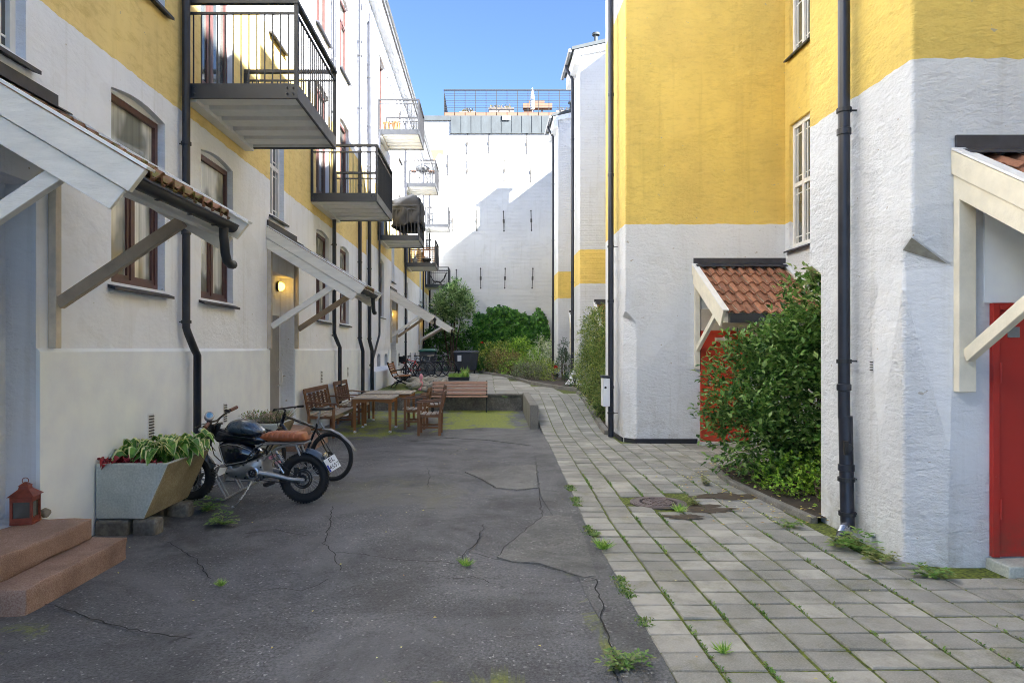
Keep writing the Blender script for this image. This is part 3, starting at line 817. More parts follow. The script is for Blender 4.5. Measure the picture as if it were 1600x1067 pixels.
# raised terrace beyond the low stone wall
CURB = [(2.45,18.7),(2.62,19.6),(2.14,21.2),(1.52,23.9),(.91,29.3),(-.23,34.9),(-.6,36.4)]
t = MB(); P = [(-3.6,18.72)]+[(2.45,18.72)]+CURB[1:]+[(-1.6,38),(-3.6,38)]
t.add([(x, y, ZT-.012) for x, y in P], [tuple(range(len(P)))])
tag(t.build('terrace_bed', M['joint']), kind='structure')
t = MB(); y = 18.72; s = .62
while y < 37:
    x = -3.5+uni(-.02,.02)
    while x < 2.6:
        xc, yc = x+s/2, y+s/2
        if inpoly(xc, yc, P) and (xc > -1.6 or yc > 24.5) and not (x+s > lerp_tab([(18.7,2.5),(19.6,2.6),(21.2,2.2),(23.9,1.6),(29.3,1.0),(34.9,-.1)], yc)+.12):
            h = ZT+uni(-.004,.005)
            t.add([(x,y,h),(x+s-.016,y,h+uni(-.003,.003)),(x+s-.016,y+s-.016,h),(x,y+s-.016,h),(x,y,h-.03),(x+s-.016,y,h-.03),(x+s-.016,y+s-.016,h-.03),(x,y+s-.016,h-.03)],
                  [(0,1,2,3),(4,5,1,0),(5,6,2,1),(6,7,3,2),(7,4,0,3)])
        x += s
    y += s
tag(t.build('terrace_paving', M['paver']), kind='structure')

# soil beds
s = MB()
s.add([(x, y, .05) for x, y in BED], [tuple(range(len(BED)))])
tag(s.build('soil', M['soil']), kind='structure')
s = MB(); Q = [(2.30,13.2),(5.3,13.2),(5.3,41.9),(-3.5,41.9),(-3.5,37.5),(-.65,37.0)]+[(x+.02,y) for x, y in CURB[::-1]]
def zb(y): return zramp(y)+.03
s.add([(x, yy, zb(yy)) for x, yy in Q], [tuple(range(len(Q)))])
so = s.build('soil', M['soil']); tag(so, kind='structure')

def kerb_run(name, label, pts, w, h, zf, group=None, mat=None, seg=.9):
    """a run of kerb stones laid end to end, ONE kerb object"""
    m = MB()
    for (p, q) in zip(pts, pts[1:]):
        a, b = V((*p, 0)), V((*q, 0)); n_ = max(1, int(round((b-a).length/seg))); d = (b-a)/n_
        for k in range(n_):
            c0 = a+d*k; c1 = a+d*(k+1)-d.normalized()*.012
            c0.z = zf(c0.y)+h/2+uni(-.006,.006); c1.z = zf(c1.y)+h/2+uni(-.006,.006)
            m.bar(c0, c1, w, h+.08)
    return tag(m.build(name, mat or M['kerb'], bevel=.012), label, 'kerb', group)
kerb_run('stone_kerb', 'low mossy kerb edging the bed under the big leafy bush', [(3.12,6.52),(3.04,7.4),(2.98,8.4),(3.10,9.33),(3.5,9.72),(3.78,9.8)], .08, .015, lambda y: 0)
kerb_run('stone_kerb', 'sloping kerb beside the paved ramp and the feathery cedar hedge', [(2.30,13.2),(2.40,16.0),(2.47,18.7)], .10, .05, zramp)
kerb_run('stone_kerb', 'curved kerb around the garden bed on the raised terrace', CURB[1:], .12, .06, lambda y: ZT)

# manhole
mh = MB(); mh.lathe((MH[0], MH[1], -.02), [(.30,0),(.30,.022),(.285,.026),(.275,.022),(.27,.022),(.27,.026),(.24,.026),(.235,.030),(.205,.030),(.20,.024),(.16,.024),(.158,.03),(.135,.03),(.13,.024),(.0001,.024)], 40)
for k in range(24):
    t_ = 2*math.pi*k/24; c_, s_ = math.cos(t_), math.sin(t_)
    mh.cbox((MH[0]+c_*.182, MH[1]+s_*.182, .008), (.028,.010,.008), t_)
for k in range(4):
    t_ = math.pi/4+k*math.pi/2
    mh.ring((MH[0]+math.cos(t_)*.06, MH[1]+math.sin(t_)*.06, .005), (0,0,1), .034, .006, 16, 6)
mo = mh.build('manhole_cover', M['ironmanhole']); tag(mo, 'round iron manhole cover with ring pattern set in the paving', 'manhole cover')
hs = MB(); random.seed(3)
st = MB()
M['wetdirt'] = simple('wet_dirt', (.075,.055,.035), .7, 0, .4, 9, .5, 30)
for (cx, cy, r0) in ((2.25,7.05,.34),(2.75,7.65,.40),(1.95,6.72,.20)):
    ring_ = []
    for k in range(60):
        t_ = 2*math.pi*k/60; rr = r0*(.75+.6*noise.noise((math.cos(t_)*1.5+cx, math.sin(t_)*1.5+cy, 0))+.35*noise.noise((math.cos(t_)*6+cx, math.sin(t_)*6+cy, 2)))
        ring_.append((cx+math.cos(t_)*rr*1.3, cy+math.sin(t_)*rr*.55, .0065))
    st.add(ring_, [tuple(range(60))])
tag(st.build('dirt_patch', M['wetdirt']), kind='structure')

# ================================================================ LEFT BUILDINGS
XW = -3.55
recA, recB = (4.05, 5.37), (11.05, 12.5)
def left_building(name, label, y0, y1, mat, wins, basement, recess, ztop=12.0):
    root = thing(name, label, 'building', (XW, (y0+y1)/2, 0))
    holes = []
    for (a, b, c, d, k) in wins: holes.append(arch_hole(a, b, c, d, .065 if k != 'stair' else .03))
    for (a, b) in recess: holes.append(arch_hole(a, b, .30 if y0 < 15 else .6, 2.95 if y0 < 15 else 3.15, 0))
    for (a, b, c, d) in basement: holes.append(arch_hole(a, b, c, d, .12))
    m = MB()
    facade(m, lambda u, v: (XW, u, v), [(y0,-.1),(y1,-.1),(y1,ztop),(y0,ztop)], holes, (-.14,0,0))
    w = m.build('wall', [mat, M['reveal']], root)
    for (a, b, c, d, k) in wins: window(root, XW-.13, 1, a, b, c, d, k, sill=(k != 'door'))
    for (a, b, c, d) in basement:
        q = MB(); q.box(XW-.15, XW-.13, a-.05, b+.05, c-.05, d+.05); q.build('basement_window', M['glass'], root)
    # cornice, eave, gutter, roof
    q = MB()
    pr = [(XW, ztop-.75),(XW+.05, ztop-.75),(XW+.05, ztop-.55),(XW+.12, ztop-.50),(XW+.12, ztop-.28),(XW+.30, ztop-.12),(XW+.42, ztop-.08),(XW+.42, ztop+.02),(XW, ztop+.02)]
    q.prism([(x, y0, z) for x, z in pr], (0, y1-y0, 0)); q.build('cornice', M['reveal'], root, fix=True)
    q = MB()
    q.prism([(XW+.45, y0, ztop+.03),(XW-5, y0, ztop+2.6),(XW-5, y0, ztop+2.5),(XW+.45, y0, ztop-.06)], (0, y1-y0, 0)); q.build('roof', M['rooftile'], root, fix=True)
    q = MB(); cx, cz = XW+.50, ztop+.02
    for (ra, rev) in ((.075, 0),):
        ringa = [(cx+ra*math.cos(math.pi*k/8+math.pi), y0, cz+ra*math.sin(math.pi*k/8+math.pi)) for k in range(9)]
        ringb = [(p[0], y1, p[2]) for p in ringa]
        q.add(ringa+ringb, [(k, k+1, 9+k+1, 9+k) for k in range(8)])
    q.tube([(cx+.075, y0, cz), (cx+.075, y1, cz)], .01, 6)
    yy = y0+.3
    while yy < y1:
        q.ring((cx, yy, cz), (0,1,0), .078, .006, 14, 5); yy += .8
    q.build('gutter', M['galv'], root, smooth=True)
    return root, w

FL = [2.29, 5.38, 8.47]
WA = [(6.44,7.51),(8.45,9.52),(14.13,15.27),(16.4,17.46)]
wins = []
for i, (a, b) in enumerate(WA):
    for j_, z0 in enumerate(FL):
        if j_ == 1 and i in (1, 2): wins.append((a, b, 4.75, 7.28, 'door'))
        else: wins.append((a, b, z0, z0+1.9, 'flat'))
for (a, b) in ((4.45,5.25),(11.14,11.9)):
    for z0 in (3.87, 6.85, 9.6): wins.append((a, b, z0, z0+1.72 if z0 < 9 else 11.1, 'stair'))
lb, lw = left_building('apartment_building', 'nearer yellow and white apartment block with two dark balconies along the left', -1.5, 20.0, M['wall_a'], wins, [], [recA, recB])
# plinth (smooth, proud of the wall, cut at the two doors)
pl = MB()
for (a, b) in ((-1.5, recA[0]), (recA[1], recB[0]), (recB[1], 19.0)):
    pl.box(XW-.02, XW+.03, a, b, -.1, 1.63)
    pl.prism([(XW-.01,a,1.63),(XW+.03,a,1.63),(XW+.005,a,1.66),(XW-.01,a,1.66)], (0,b-a,0))
pl.build('plinth', M['plinth'], lb, fix=True)
for (a, b, nm) in ((recA[0], recA[1], 'entrance'), (recB[0], recB[1], 'entrance')):
    q = MB()
    X0 = XW-.24
    q.box(X0-.05, X0, a-.02, b+.02, .30, 2.97)
    q.box(X0, XW-.001, b-.003, b+.02, .33, 2.945); q.box(X0, XW-.001, a-.02, a+.003, .33, 2.945)
    q.box(X0, XW-.001, a-.02, b+.02, 2.945, 2.99); q.box(X0, XW-.001, a-.02, b+.02, .26, .327)
    en = q.build('entrance_recess', M['reveal'], lb)
    d = MB(); d.box(X0+.004, X0+.04, a+.22, b-.22, .33, 2.25)
    d.box(X0+.04, X0+.05, a+.30, b-.30, 1.25, 2.15)
    dr = d.build('door', M['greydoor'], lb, bevel=.004)
    h = MB(); h.tube([(X0+.04, b-.32, 1.0), (X0+.11, b-.32, 1.03), (X0+.13, b-.32, 1.15), (X0+.11, b-.32, 1.27), (X0+.04, b-.32, 1.3)], .012, 8)
    h.build('handle', M['whitep'], dr)
def wall_lamp(parent, p, r=.085):
    q = MB(); q.lathe(p, [(r*1.05,0),(r*1.05,.035),(r,.04)], 18, axis=(1,0,0)); l = q.build('wall_lamp', M['black'], parent, smooth=True)
    q = MB(); q.lathe((p[0]+.04,p[1],p[2]), [(r*.98,0),(r*.9,.04),(r*.6,.075),(r*.2,.09)], 18, axis=(1,0,0)); q.build('lamp_glass', M['lamp'], l, smooth=True)
wall_lamp(lb, (XW-.23, 12.28, 2.78))
Rt = []
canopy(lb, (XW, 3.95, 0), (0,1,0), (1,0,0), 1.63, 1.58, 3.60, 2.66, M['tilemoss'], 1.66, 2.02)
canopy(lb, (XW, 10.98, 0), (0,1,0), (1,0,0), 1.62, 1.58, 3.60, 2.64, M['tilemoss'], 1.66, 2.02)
b1 = balcony(lb, 7.94, 9.97, 4.74)
b2 = balcony(lb, 13.67, 15.83, 4.78, screen=True)
# grilles in plinth
for (y_, z_) in ((7.13,.85),(9.14,.80),(14.45,1.07),(17.15,1.08)):
    q = MB(); q.box(XW+.03, XW+.036, y_-.06, y_+.06, z_-.13, z_+.13); v_ = q.build('vent_grille', M['reveal'], lb)
    q = MB()
    for k in range(8): q.cbox((XW+.042, y_, z_-.105+k*.03), (.012,.10,.006), 0, (0,.6))
    q.build('louvre', M['dark'], v_)
def lpipe(parent, Y0, x_top, ztop, zj=None, foot=0.0, dY=.25, r=.045):
    pts = [(x_top, Y0, ztop)]
    if zj:
        pts += [(x_top, Y0, zj+.12), (x_top+.01, Y0+.02, zj+.06), (x_top+.05, Y0+dY*.6, zj-.12), (x_top+.06, Y0+dY, zj-.2), (x_top+.06, Y0+dY, foot)]
    else: pts += [(x_top, Y0, foot)]
    js = [(x_top, Y0, z) for z in (3.0, 6.1, 8.2, 10) if z < ztop-.3 and z > foot+.3]
    downpipe(parent, pts, r, joints=js, brackets=[(x_top, Y0, z) for z in (1.95, 4.0, 7.0, 9.6) if z < ztop-.2])
lpipe(lb, 7.86, XW+.08, 12.0, 1.78, dY=.16)
lpipe(lb, 15.45, XW+.08, 12.0, 1.9, dY=.3)
lpipe(lb, 18.55, XW+.08, 12.0, 1.8, .44, .1, .05)

# building two
WB = [(22.35,23.35),(29.4,30.4),(39.1,40.1)]
wins = []
for i, (a, b) in enumerate(WB):
    wins.append((a, b, 2.75, 4.65, 'flat')); wins.append((a, b, 5.36, 7.95, 'door')); wins.append((a, b, 8.77, 11.3, 'door'))
for (a, b) in ((27.2,28.1),(33.0,33.9)):
    for z0, z1 in ((5.97,7.9),(9.3,11.2)): wins.append((a, b, z0, z1, 'flat'))
for (a, b) in ((25.2,25.95),(35.6,36.3)):
    for z0 in (4.2, 7.2): wins.append((a, b, z0, z0+1.8, 'stair'))
    wins.append((a, b, 10.1, 11.2, 'stair'))
base = [(21.9,22.6,1.0,1.52),(23.5,24.2,1.0,1.52),(27.0,27.7,1.0,1.52),(31.0,31.7,1.0,1.52),(33.1,33.8,1.0,1.52)]
lb2, lw2 = left_building('apartment_building', 'farther white and yellow apartment block with six stacked balconies behind the nearer one', 20.0, 42.0, M['wall_b'], wins, base, [(24.95,26.5),(35.15,36.6)])
for (a, b) in ((24.95,26.5),(35.15,36.6)):
    X0 = XW-.24; q = MB()
    q.box(X0-.05, X0, a-.02, b+.02, .58, 3.17); q.box(X0, XW-.001, b-.003, b+.02, .63, 3.145); q.box(X0, XW-.001, a-.02, a+.003, .63, 3.145); q.box(X0, XW-.001, a-.02, b+.02, 3.145, 3.19); q.box(X0, XW-.001, a-.02, b+.02, .5, .625)
    q.build('entrance_recess', M['reveal'], lb2)
    d = MB(); d.box(X0+.004, X0+.04, a+.22, b-.22, .63, 2.5); d.build('door', M['greydoor'], lb2)
    wall_lamp(lb2, (XW-.23, b-.2, 3.0))
pl = MB()
for (a, b) in ((24.3,24.93),(26.52,26.9)): pl.box(XW-.02, XW+.02, a, b, .3, 1.63)
pl.build('plinth', M['plinth'], lb2)
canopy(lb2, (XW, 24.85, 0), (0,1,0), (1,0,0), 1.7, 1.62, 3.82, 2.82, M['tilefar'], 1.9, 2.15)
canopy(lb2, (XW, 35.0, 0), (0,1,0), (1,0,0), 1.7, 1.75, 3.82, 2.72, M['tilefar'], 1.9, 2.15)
for y_ in (22.0, 29.05, 38.6):
    balcony(lb2, y_, y_+1.75, 5.34); balcony(lb2, y_, y_+1.75, 8.74, screen=(y_ < 23))
lpipe(lb2, 20.05, XW+.08, 12.0, 1.8, .44, .1, .055)
lpipe(lb2, 29.0, XW+.07, 12, None, .44); lpipe(lb2, 37.0, XW+.07, 12, None, .44); lpipe(lb2, 40.6, XW+.1, 12, None, .44, r=.06)
downpipe(lb2, [(XW+.08,21.9,8.6),(XW+.08,21.9,2.2),(XW+.09,21.8,2.1),(XW+.10,20.35,1.25),(XW+.09,20.15,1.18)], .035)
# junction steps in front of building two plinth
q = MB(); q.box(XW-.02, XW+.22, 20.3, 24.2, .3, .98)
q.prism([(XW-.01,20.3,.98),(XW+.22,20.3,.98),(XW+.02,20.3,1.10),(XW-.01,20.3,1.10)], (0,3.9,0)); q.build('plinth', M['wall_b'], lb2, fix=True)

# doorsteps
def steps(label, ya, yb, yc):
    r_ = thing('doorstep', label, 'steps', (-3.2, (ya+yb)/2, 0))
    def slab(x0, x1, y0, y1, z0, z1):
        m = MB(); nx, ny = 6, 12
        bm = bmesh.new(); bmesh.ops.create_cube(bm, size=1)
        bmesh.ops.subdivide_edges(bm, edges=bm.edges[:], cuts=7, use_grid_fill=True)
        for v in bm.verts:
            p = V((x0+(v.co.x+.5)*(x1-x0), y0+(v.co.y+.5)*(y1-y0), z0+(v.co.z+.5)*(z1-z0)))
            edge_ = (abs(v.co.x) > .49)+(abs(v.co.y) > .49)+(abs(v.co.z) > .49)
            k = .014 if edge_ >= 2 else .004
            nz = V((noise.noise(p*6), noise.noise(p*6+V((9,0,0))), noise.noise(p*6+V((0,9,0)))))
            p += nz*k
            if edge_ >= 2: p += (V(((x0+x1)/2,(y0+y1)/2,(z0+z1)/2))-p).normalized()*.012
            v.co = p
        m.add([v.co.copy() for v in bm.verts], []); 
        bm.verts.index_update(); m.f = [tuple(v.index for v in f.verts) for f in bm.faces]; m.m = [0]*len(m.f)
        bm.free(); return m
    slab(-3.62, -2.86, ya, yb, -.06, .164).build('lower_step', M['granite'], r_, smooth=True, bevel=.006)
    slab(-3.62, -3.10, ya+.06, yc, .166, .33).build('upper_step', M['granite'], r_, smooth=True, bevel=.006)
steps('red granite doorstep of two blocks beside the rust red lantern', 4.22, 5.43, 5.36)
steps('granite doorstep of two blocks between the rear planter and the wooden bench', 11.1, 12.25, 12.0)

# ================================================================ RIGHT: main block and stair towers
mbld = thing('main_building', 'long yellow and white wall with barred white windows between the stair towers', 'building', (5.25, 20, 0))
m = MB()
rw = [(11.1,11.88,3.41,5.54),(11.1,11.88,6.74,8.7),(18.2,19.0,3.41,5.54),(18.2,19.0,6.74,8.7)]
facade(m, lambda u, v: (5.25, u, v), [(-22,-.1),(42,-.1),(42,12),(-22,12)], [arch_hole(*r_, 0) for r_ in rw], (.12,0,0))
m.cur = 0
m.add([(5.25,-22,-.1),(13,-22,-.1),(13,-22,12),(5.25,-22,12)], [(0,1,2,3)]); m.add([(5.25,42,-.1),(13,42,-.1),(13,42,12),(5.25,42,12)], [(0,1,2,3)]); m.add([(13,-22,-.1),(13,42,-.1),(13,42,12),(13,-22,12)], [(0,1,2,3)])
m.build('wall', [M['mainwall'], M['mainwall']], mbld)
for r_ in rw: window(mbld, 5.25+.11, -1, *r_, kind='stair', sill=True, arch=.02, wallx=5.25)
q = MB()
for (ya, yb, zr) in ((-22, 25, 15.5), (25.02, 43, 16.55)):
    q.prism([(4.85,ya,11.95),(5.3,ya,12.4),(9,ya,zr),(13.2,ya,11.95)], (0,yb-ya,0))
q.box(8.7, 9.5, 34.6, 35.5, 15.5, 17.6); q.box(8.6, 9.6, 34.5, 35.6, 17.6, 17.75)
q.lathe((9.0, 39.5, 16.2), [(.12,0),(.12,1.0),(.2,1.0),(.2,1.1)], 10)
q.build('roof', M['rooftile'], mbld, fix=True)

def ring_at(fp, z): return [(x, y, z) for x, y in fp]
def tower(name, label, xl, y0, y1, mat, xr=5.30, zt=11.65, front_ch=None, back_ch=None, zc=2.38, roof=True, stop=None):
    r_ = thing(name, label, 'stair tower', (xl, y0, 0))
    # footprint points, counter-clockwise from the front-left corner; each chamfered corner is two points that merge above zc
    def fp(ch):
        P = []
        if front_ch: P += [(xl, y0+front_ch[0]), (xl+front_ch[1], y0)] if ch else [(xl, y0), (xl, y0)]
        else: P += [(xl, y0)]
        P += [(xr, y0), (xr, y1)]
        if back_ch: P += [(xl+back_ch[1], y1), (xl, y1-back_ch[0])] if ch else [(xl, y1), (xl, y1)]
        else: P += [(xl, y1)]
        return P
    m = MB()
    top = fp(False)
    st = [0]*len(top)
    if front_ch: st[0], st[1] = .05, -.07
    rings = [ring_at(fp(True), -.1), [(x, y, zc+dz) for (x, y), dz in zip(fp(True), st)], [(x, y, zc+.13) for x, y in top], [(x, y, zt + (x-xl)*.22) for x, y in top]]
    m.loft(rings); w = m.build('wall', mat, r_, fix=False)
    bm = bmesh.new(); bm.from_mesh(w.data); bmesh.ops.remove_doubles(bm, verts=bm.verts, dist=.001); bmesh.ops.recalc_face_normals(bm, faces=bm.faces); bm.to_mesh(w.data); bm.free()
    bv = w.modifiers.new('Bevel', 'BEVEL'); bv.width = .022; bv.segments = 3; bv.limit_method = 'ANGLE'; bv.angle_limit = R(25)
    if front_ch:
        # little stop where the chamfer ends, default tone holds wear and overhang shade
        q = MB(); a = V((xl, y0+front_ch[0], zc+.05)); b = V((xl+front_ch[1], y0, zc-.07)); c = V((xl, y0, zc+.13))
        o_ = V((-.008,-.008,-.012))
        q.add([a+o_, b+o_, c+o_], [(0,1,2)]); q.build('chamfer_stop', stop or M['stopmat'], r_)
    if roof:
        q = MB(); ov = .28
        q.prism([(xl-ov, y0-.12, zt-.06-ov*.22+.12), (xr, y0-.12, zt+(xr-xl)*.22+.06), (xr, y0-.12, zt+(xr-xl)*.22+.2), (xl-ov, y0-.12, zt-ov*.22+.16)], (0, y1-y0+.24, 0))
        rf = q.build('roof', M['zinc'], r_, fix=True)
        q = MB(); q.box(xl-.2, xl-.002, y0-.05, y1+.05, zt-.45, zt+.0); q.prism([(xl-.2,y0-.08,zt-.2),(xr,y0-.08,zt-.2+(xr-xl)*.22),(xr,y0-.08,zt+.04+(xr-xl)*.22),(xl-.2,y0-.08,zt+.0)], (0,.07,0))
        q.build('eave_board', M['reveal'], rf, fix=True)
        q = MB(); q.tube([(xl-.34, y0-.1, zt-.02), (xl-.34, y1+.1, zt-.02)], .065, 10); q.build('gutter', M['galv'], rf, smooth=True)
        q = MB(); q.lathe((xl+.62, y0+.5, zt+.2), [(.06,0),(.06,.55),(.13,.55),(.13,.62),(.02,.66)], 12); q.box(xl+.42, xl+.85, y0+.3, y0+.7, zt+.15, zt+.28)
        q.build('vent_pipe', M['zinc'], rf)
    return r_, w

# tower one (nearest)
t1, w1 = tower('stair_tower', 'nearest stair tower with a fat black downpipe and dark red door', 3.225, 5.19, 6.855, M['tower'], roof=False, front_ch=(.11,.27), back_ch=(.24,.2))
d = MB(); d.box(3.81, 4.72, 5.165, 5.188, .085, 2.0)
dr = d.build('door', M['reddark'], t1, bevel=.003)
q = MB(); q.box(3.81, 3.86, 5.145, 5.164, .085, 2.0); q.box(3.86, 4.72, 5.145, 5.164, 1.95, 2.0); q.build('door_frame', M['reddark'], dr, bevel=.003)
for z_ in (.37, 1.4):
    q = MB(); q.tube([(3.868,5.148,z_),(3.868,5.148,z_+.15)], .010, 8); q.build('hinge', M['reddark'], dr)
q = MB(); q.box(4.60,4.66,5.155,5.164,.95,1.2); q.tube([(4.63,5.155,1.1),(4.63,5.11,1.1),(4.52,5.11,1.1)], .011, 8); q.build('handle', M['steel'], dr)
q = MB(); q.box(3.93,4.02,5.158,5.164,1.74,1.82); q.build('number_plaque', M['galv'], dr)
q = MB(); q.box(3.78, 4.9, 4.95, 5.188, -.05, .075); q.build('threshold', M['concrete'], t1, bevel=.01)
canopy(t1, (3.565, 5.188, 0), (1,0,0), (0,-1,0), 1.66, 1.58, 3.14, 2.20, M['tile'], 1.33, 1.60, gutter=False, beige=True, postw=.13, flash=M['sill'])
q = MB(); q.box(3.765, 5.2, 5.17, 5.187, 2.004, 2.75); q.build('over_door_panel', M['plinth'], t1)
X_, Y_ = 3.115, 5.97
downpipe(t1, [(X_,Y_,12.2),(X_,Y_,1.05)], .050, joints=[(X_,Y_,3.55),(X_,Y_,1.32)], brackets=[(X_,Y_,3.72),(X_,Y_,1.53)], bdir=(1,0,.0))
pp = downpipe(t1, [(X_+.012,Y_,1.07),(X_+.03,Y_,.16),(X_+.022,Y_-.02,.11),(X_-.09,Y_-.12,-.01)], .058, joints=[(X_+.02,Y_,.62)], brackets=[(X_+.02,Y_,.50),(X_+.028,Y_,.20)], bdir=(1,0,0))
q = MB(); q.lathe((X_+.012, Y_-.055, .80), [(.03,0),(.03,.02),(.038,.02),(.038,.03),(.0001,.03)], 12, axis=(-.5,-.85,0)); q.cbox((X_-.02,Y_-.07,.80),(.03,.03,.12)); q.build('cleaning_cap', M['black'], pp)
q = MB(); q.tube([(X_-.0,Y_-.035,.085),(X_-.04,Y_-.075,.045)], .062, 14); q.build('steel_band', M['chrome'], pp, smooth=True)
q = MB(); q.box(3.219, 3.224, 5.70, 5.75, 1.46, 1.56)
vg = q.build('vent_grille', M['mainwall'], t1)
q = MB()
for k in range(4): q.box(3.213, 3.218, 5.705, 5.745, 1.475+k*.022, 1.483+k*.022)
q.build('louvre', M['dark'], vg)

# tower two
t2, w2 = tower('stair_tower', 'yellow stair tower with bright red door beside the leafy bush', 2.43, 12.06, 14.1, M['tower'], roof=False, front_ch=(.22,.19), zc=2.2, stop=M['tower'])
d = MB(); d.box(3.75, 4.60, 12.035, 12.058, .03, 1.98)
for (a_, b_2, c_, d_) in ((3.75,3.79,.03,1.98),(4.56,4.6,.03,1.98),(3.79,4.56,1.94,1.98),(3.79,4.56,.03,.16)): d.box(a_, b_2, 12.02, 12.034, c_, d_)
dr = d.build('door', M['red'], t2, bevel=.003)
q = MB(); q.box(4.0,4.28,11.98,12.03,1.80,1.86); q.bar((4.14,12.0,1.87),(4.5,11.95,1.97),.012,.012); q.build('door_closer', M['beigewood'], dr)
q = MB(); q.box(4.49,4.53,12.025,12.034,.92,1.14); q.tube([(4.51,12.03,1.05),(4.51,11.98,1.05),(4.41,11.98,1.05)], .010, 8); q.build('handle', M['steel'], dr)
q = MB(); q.tube([(3.80,12.03,.33),(3.80,12.03,.52)], .012, 8); q.build('hinge', M['reddark'], dr)
q = MB(); q.box(3.74, 5.24, 12.02, 12.056, 1.985, 2.36); q.box(4.62, 5.24, 12.02, 12.056, 1.3, 1.98); q.build('over_door_panel', M['beigewood'], t2, bevel=.004)
q = MB(); q.box(3.7, 4.9, 11.75, 12.05, -.05, .035); q.build('threshold', M['concrete'], t2, bevel=.01)
canopy(t2, (3.65, 12.058, 0), (1,0,0), (0,-1,0), 1.59, 1.60, 3.13, 2.22, M['tile'], 1.30, 1.66, gutter=False, beige=True, postw=.09)
q = MB(); q.box(2.60, 3.70, 12.04, 12.07, -.1, .075); q.prism([(2.42,12.30,-.1),(2.60,12.04,-.1),(2.62,12.06,-.1),(2.44,12.32,-.1)], (0,0,.17)); q.box(2.41,2.44,12.30,13.6,-.1,.07)
q.build('tar_footing', M['tar'], t2)
q = MB(); q.box(3.70,5.2,10.42,10.5,2.06,2.20); q.build('fascia_board', M['fascia'], t2)
downpipe(t2, [(2.30,12.75,12.0),(2.30,12.75,.02)], .052, joints=[(2.3,12.75,z) for z in (.95,2.55,4.9,6.4)], brackets=[(2.3,12.75,3.55),(2.3,12.75,.45)], bdir=(1,0,0))

# tower three, four
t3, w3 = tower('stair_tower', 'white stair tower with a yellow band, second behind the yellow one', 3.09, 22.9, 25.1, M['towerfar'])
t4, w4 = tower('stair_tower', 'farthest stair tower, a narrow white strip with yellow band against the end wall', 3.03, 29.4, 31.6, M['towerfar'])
for (tt, xl, y0, yp) in ((t3, 3.09, 22.9, 23.9), (t4, 3.03, 29.4, 30.4)):
    canopy(tt, (xl+.50, y0-.002, 0), (1,0,0), (0,-1,0), 1.6, 1.5, 3.2, 2.3, M['tilefar'], 1.4, 1.7, gutter=False, beige=True, postw=.09)
    d = MB(); d.box(xl+.62, xl+1.5, y0-.025, y0-.003, ZT, 2.4); d.build('door', M['red'], tt)
    x_ = xl-.12
    downpipe(tt, [(xl-.34,yp,11.6),(xl-.33,yp,11.45),(x_,yp,11.1),(x_,yp,ZT+.03)], .055, joints=[(x_,yp,z) for z in (9,6.5,4,2)])
q = MB(); q.lathe((2.95,23.3,ZT-.05), [(.35,0),(.30,.10),(.2,.22),(.1,.45),(.05,.55)], 12); q.build('buttress_foot', M['mainwall'], t3, smooth=True)
q = MB(); q.box(2.72,3.02,29.25,31.5,ZT-.1,ZT+.17); q.build('tar_footing', M['tar'], t4)

# litter bin on the pipe of tower two
lbn = thing('litter_bin', 'small pale grey litter bin with dark lid strapped to a downpipe', 'litter bin', (2.19,12.68,.60))
q = MB(); q.box(2.12,2.25,12.55,12.80,.60,1.12); q.build('body', M['whitep'], lbn, bevel=.015)
q = MB(); q.box(2.105,2.255,12.54,12.81,1.13,1.17); q.box(2.2,2.255,12.56,12.79,1.05,1.13); q.build('lid', M['bin'], lbn, bevel=.008)
q = MB(); q.lathe((2.165,12.549,.95), [(.022,0),(.022,.006),(.0001,.006)], 12, axis=(0,-1,0)); q.build('lock', M['black'], lbn)

# ================================================================ END BUILDING
eb = thing('firewall_building', 'tall white windowless end wall with grey metal top closing the courtyard', 'building', (0, 42, 0))
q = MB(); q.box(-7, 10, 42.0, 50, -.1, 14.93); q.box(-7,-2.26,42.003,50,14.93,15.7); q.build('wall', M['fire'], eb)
q = MB()
q.box(-2.25, 10, 41.93, 50, 14.93, 16.0)
for k in range(13): q.box(-2.25+k*.62, -2.22+k*.62, 41.90, 41.925, 14.95, 15.98)
q.box(-2.3, 10, 41.88, 42.0, 14.90, 14.925); q.box(-7, -2.27, 41.9, 50, 15.71, 15.99)
q.build('metal_cladding', M['zinc'], eb)
q = MB(); q.box(.9,1.38,41.84,41.89,15.7,15.98); vb = q.build('vent_box', M['whitep'], eb)
q = MB(); q.box(.96,1.1,41.825,41.838,15.76,15.92); q.box(1.16,1.3,41.825,41.838,15.76,15.92); q.build('grille', M['galv'], vb)
q = MB(); q.box(-2.75, 8, 43.0, 49.5, 16.2, 16.55)
for k in range(18): q.bar((-2.6+k*.66,42.9,16.0),(-2.6+k*.66,43.4,16.2),.05,.05)
q.build('roof_deck', M['teakdark'], eb)
rl = MB()
z0, z1 = 16.55, 17.95
for k in range(18):
    x = -2.74+k*.66; rl.box(x-.02,x+.02,43.0,43.04,16.1,z1)
for k in range(10): rl.box(-2.74,8.5,43.01,43.03,z0+.0+k*.15,z0+.022+k*.15)
rl.box(-2.78,8.5,42.98,43.06,z1,z1+.05)
for k in range(10): rl.box(-2.76,-2.74,43.05,47,z0+k*.15,z0+.03+k*.15)
rl.build('railing', M['iron'], eb)
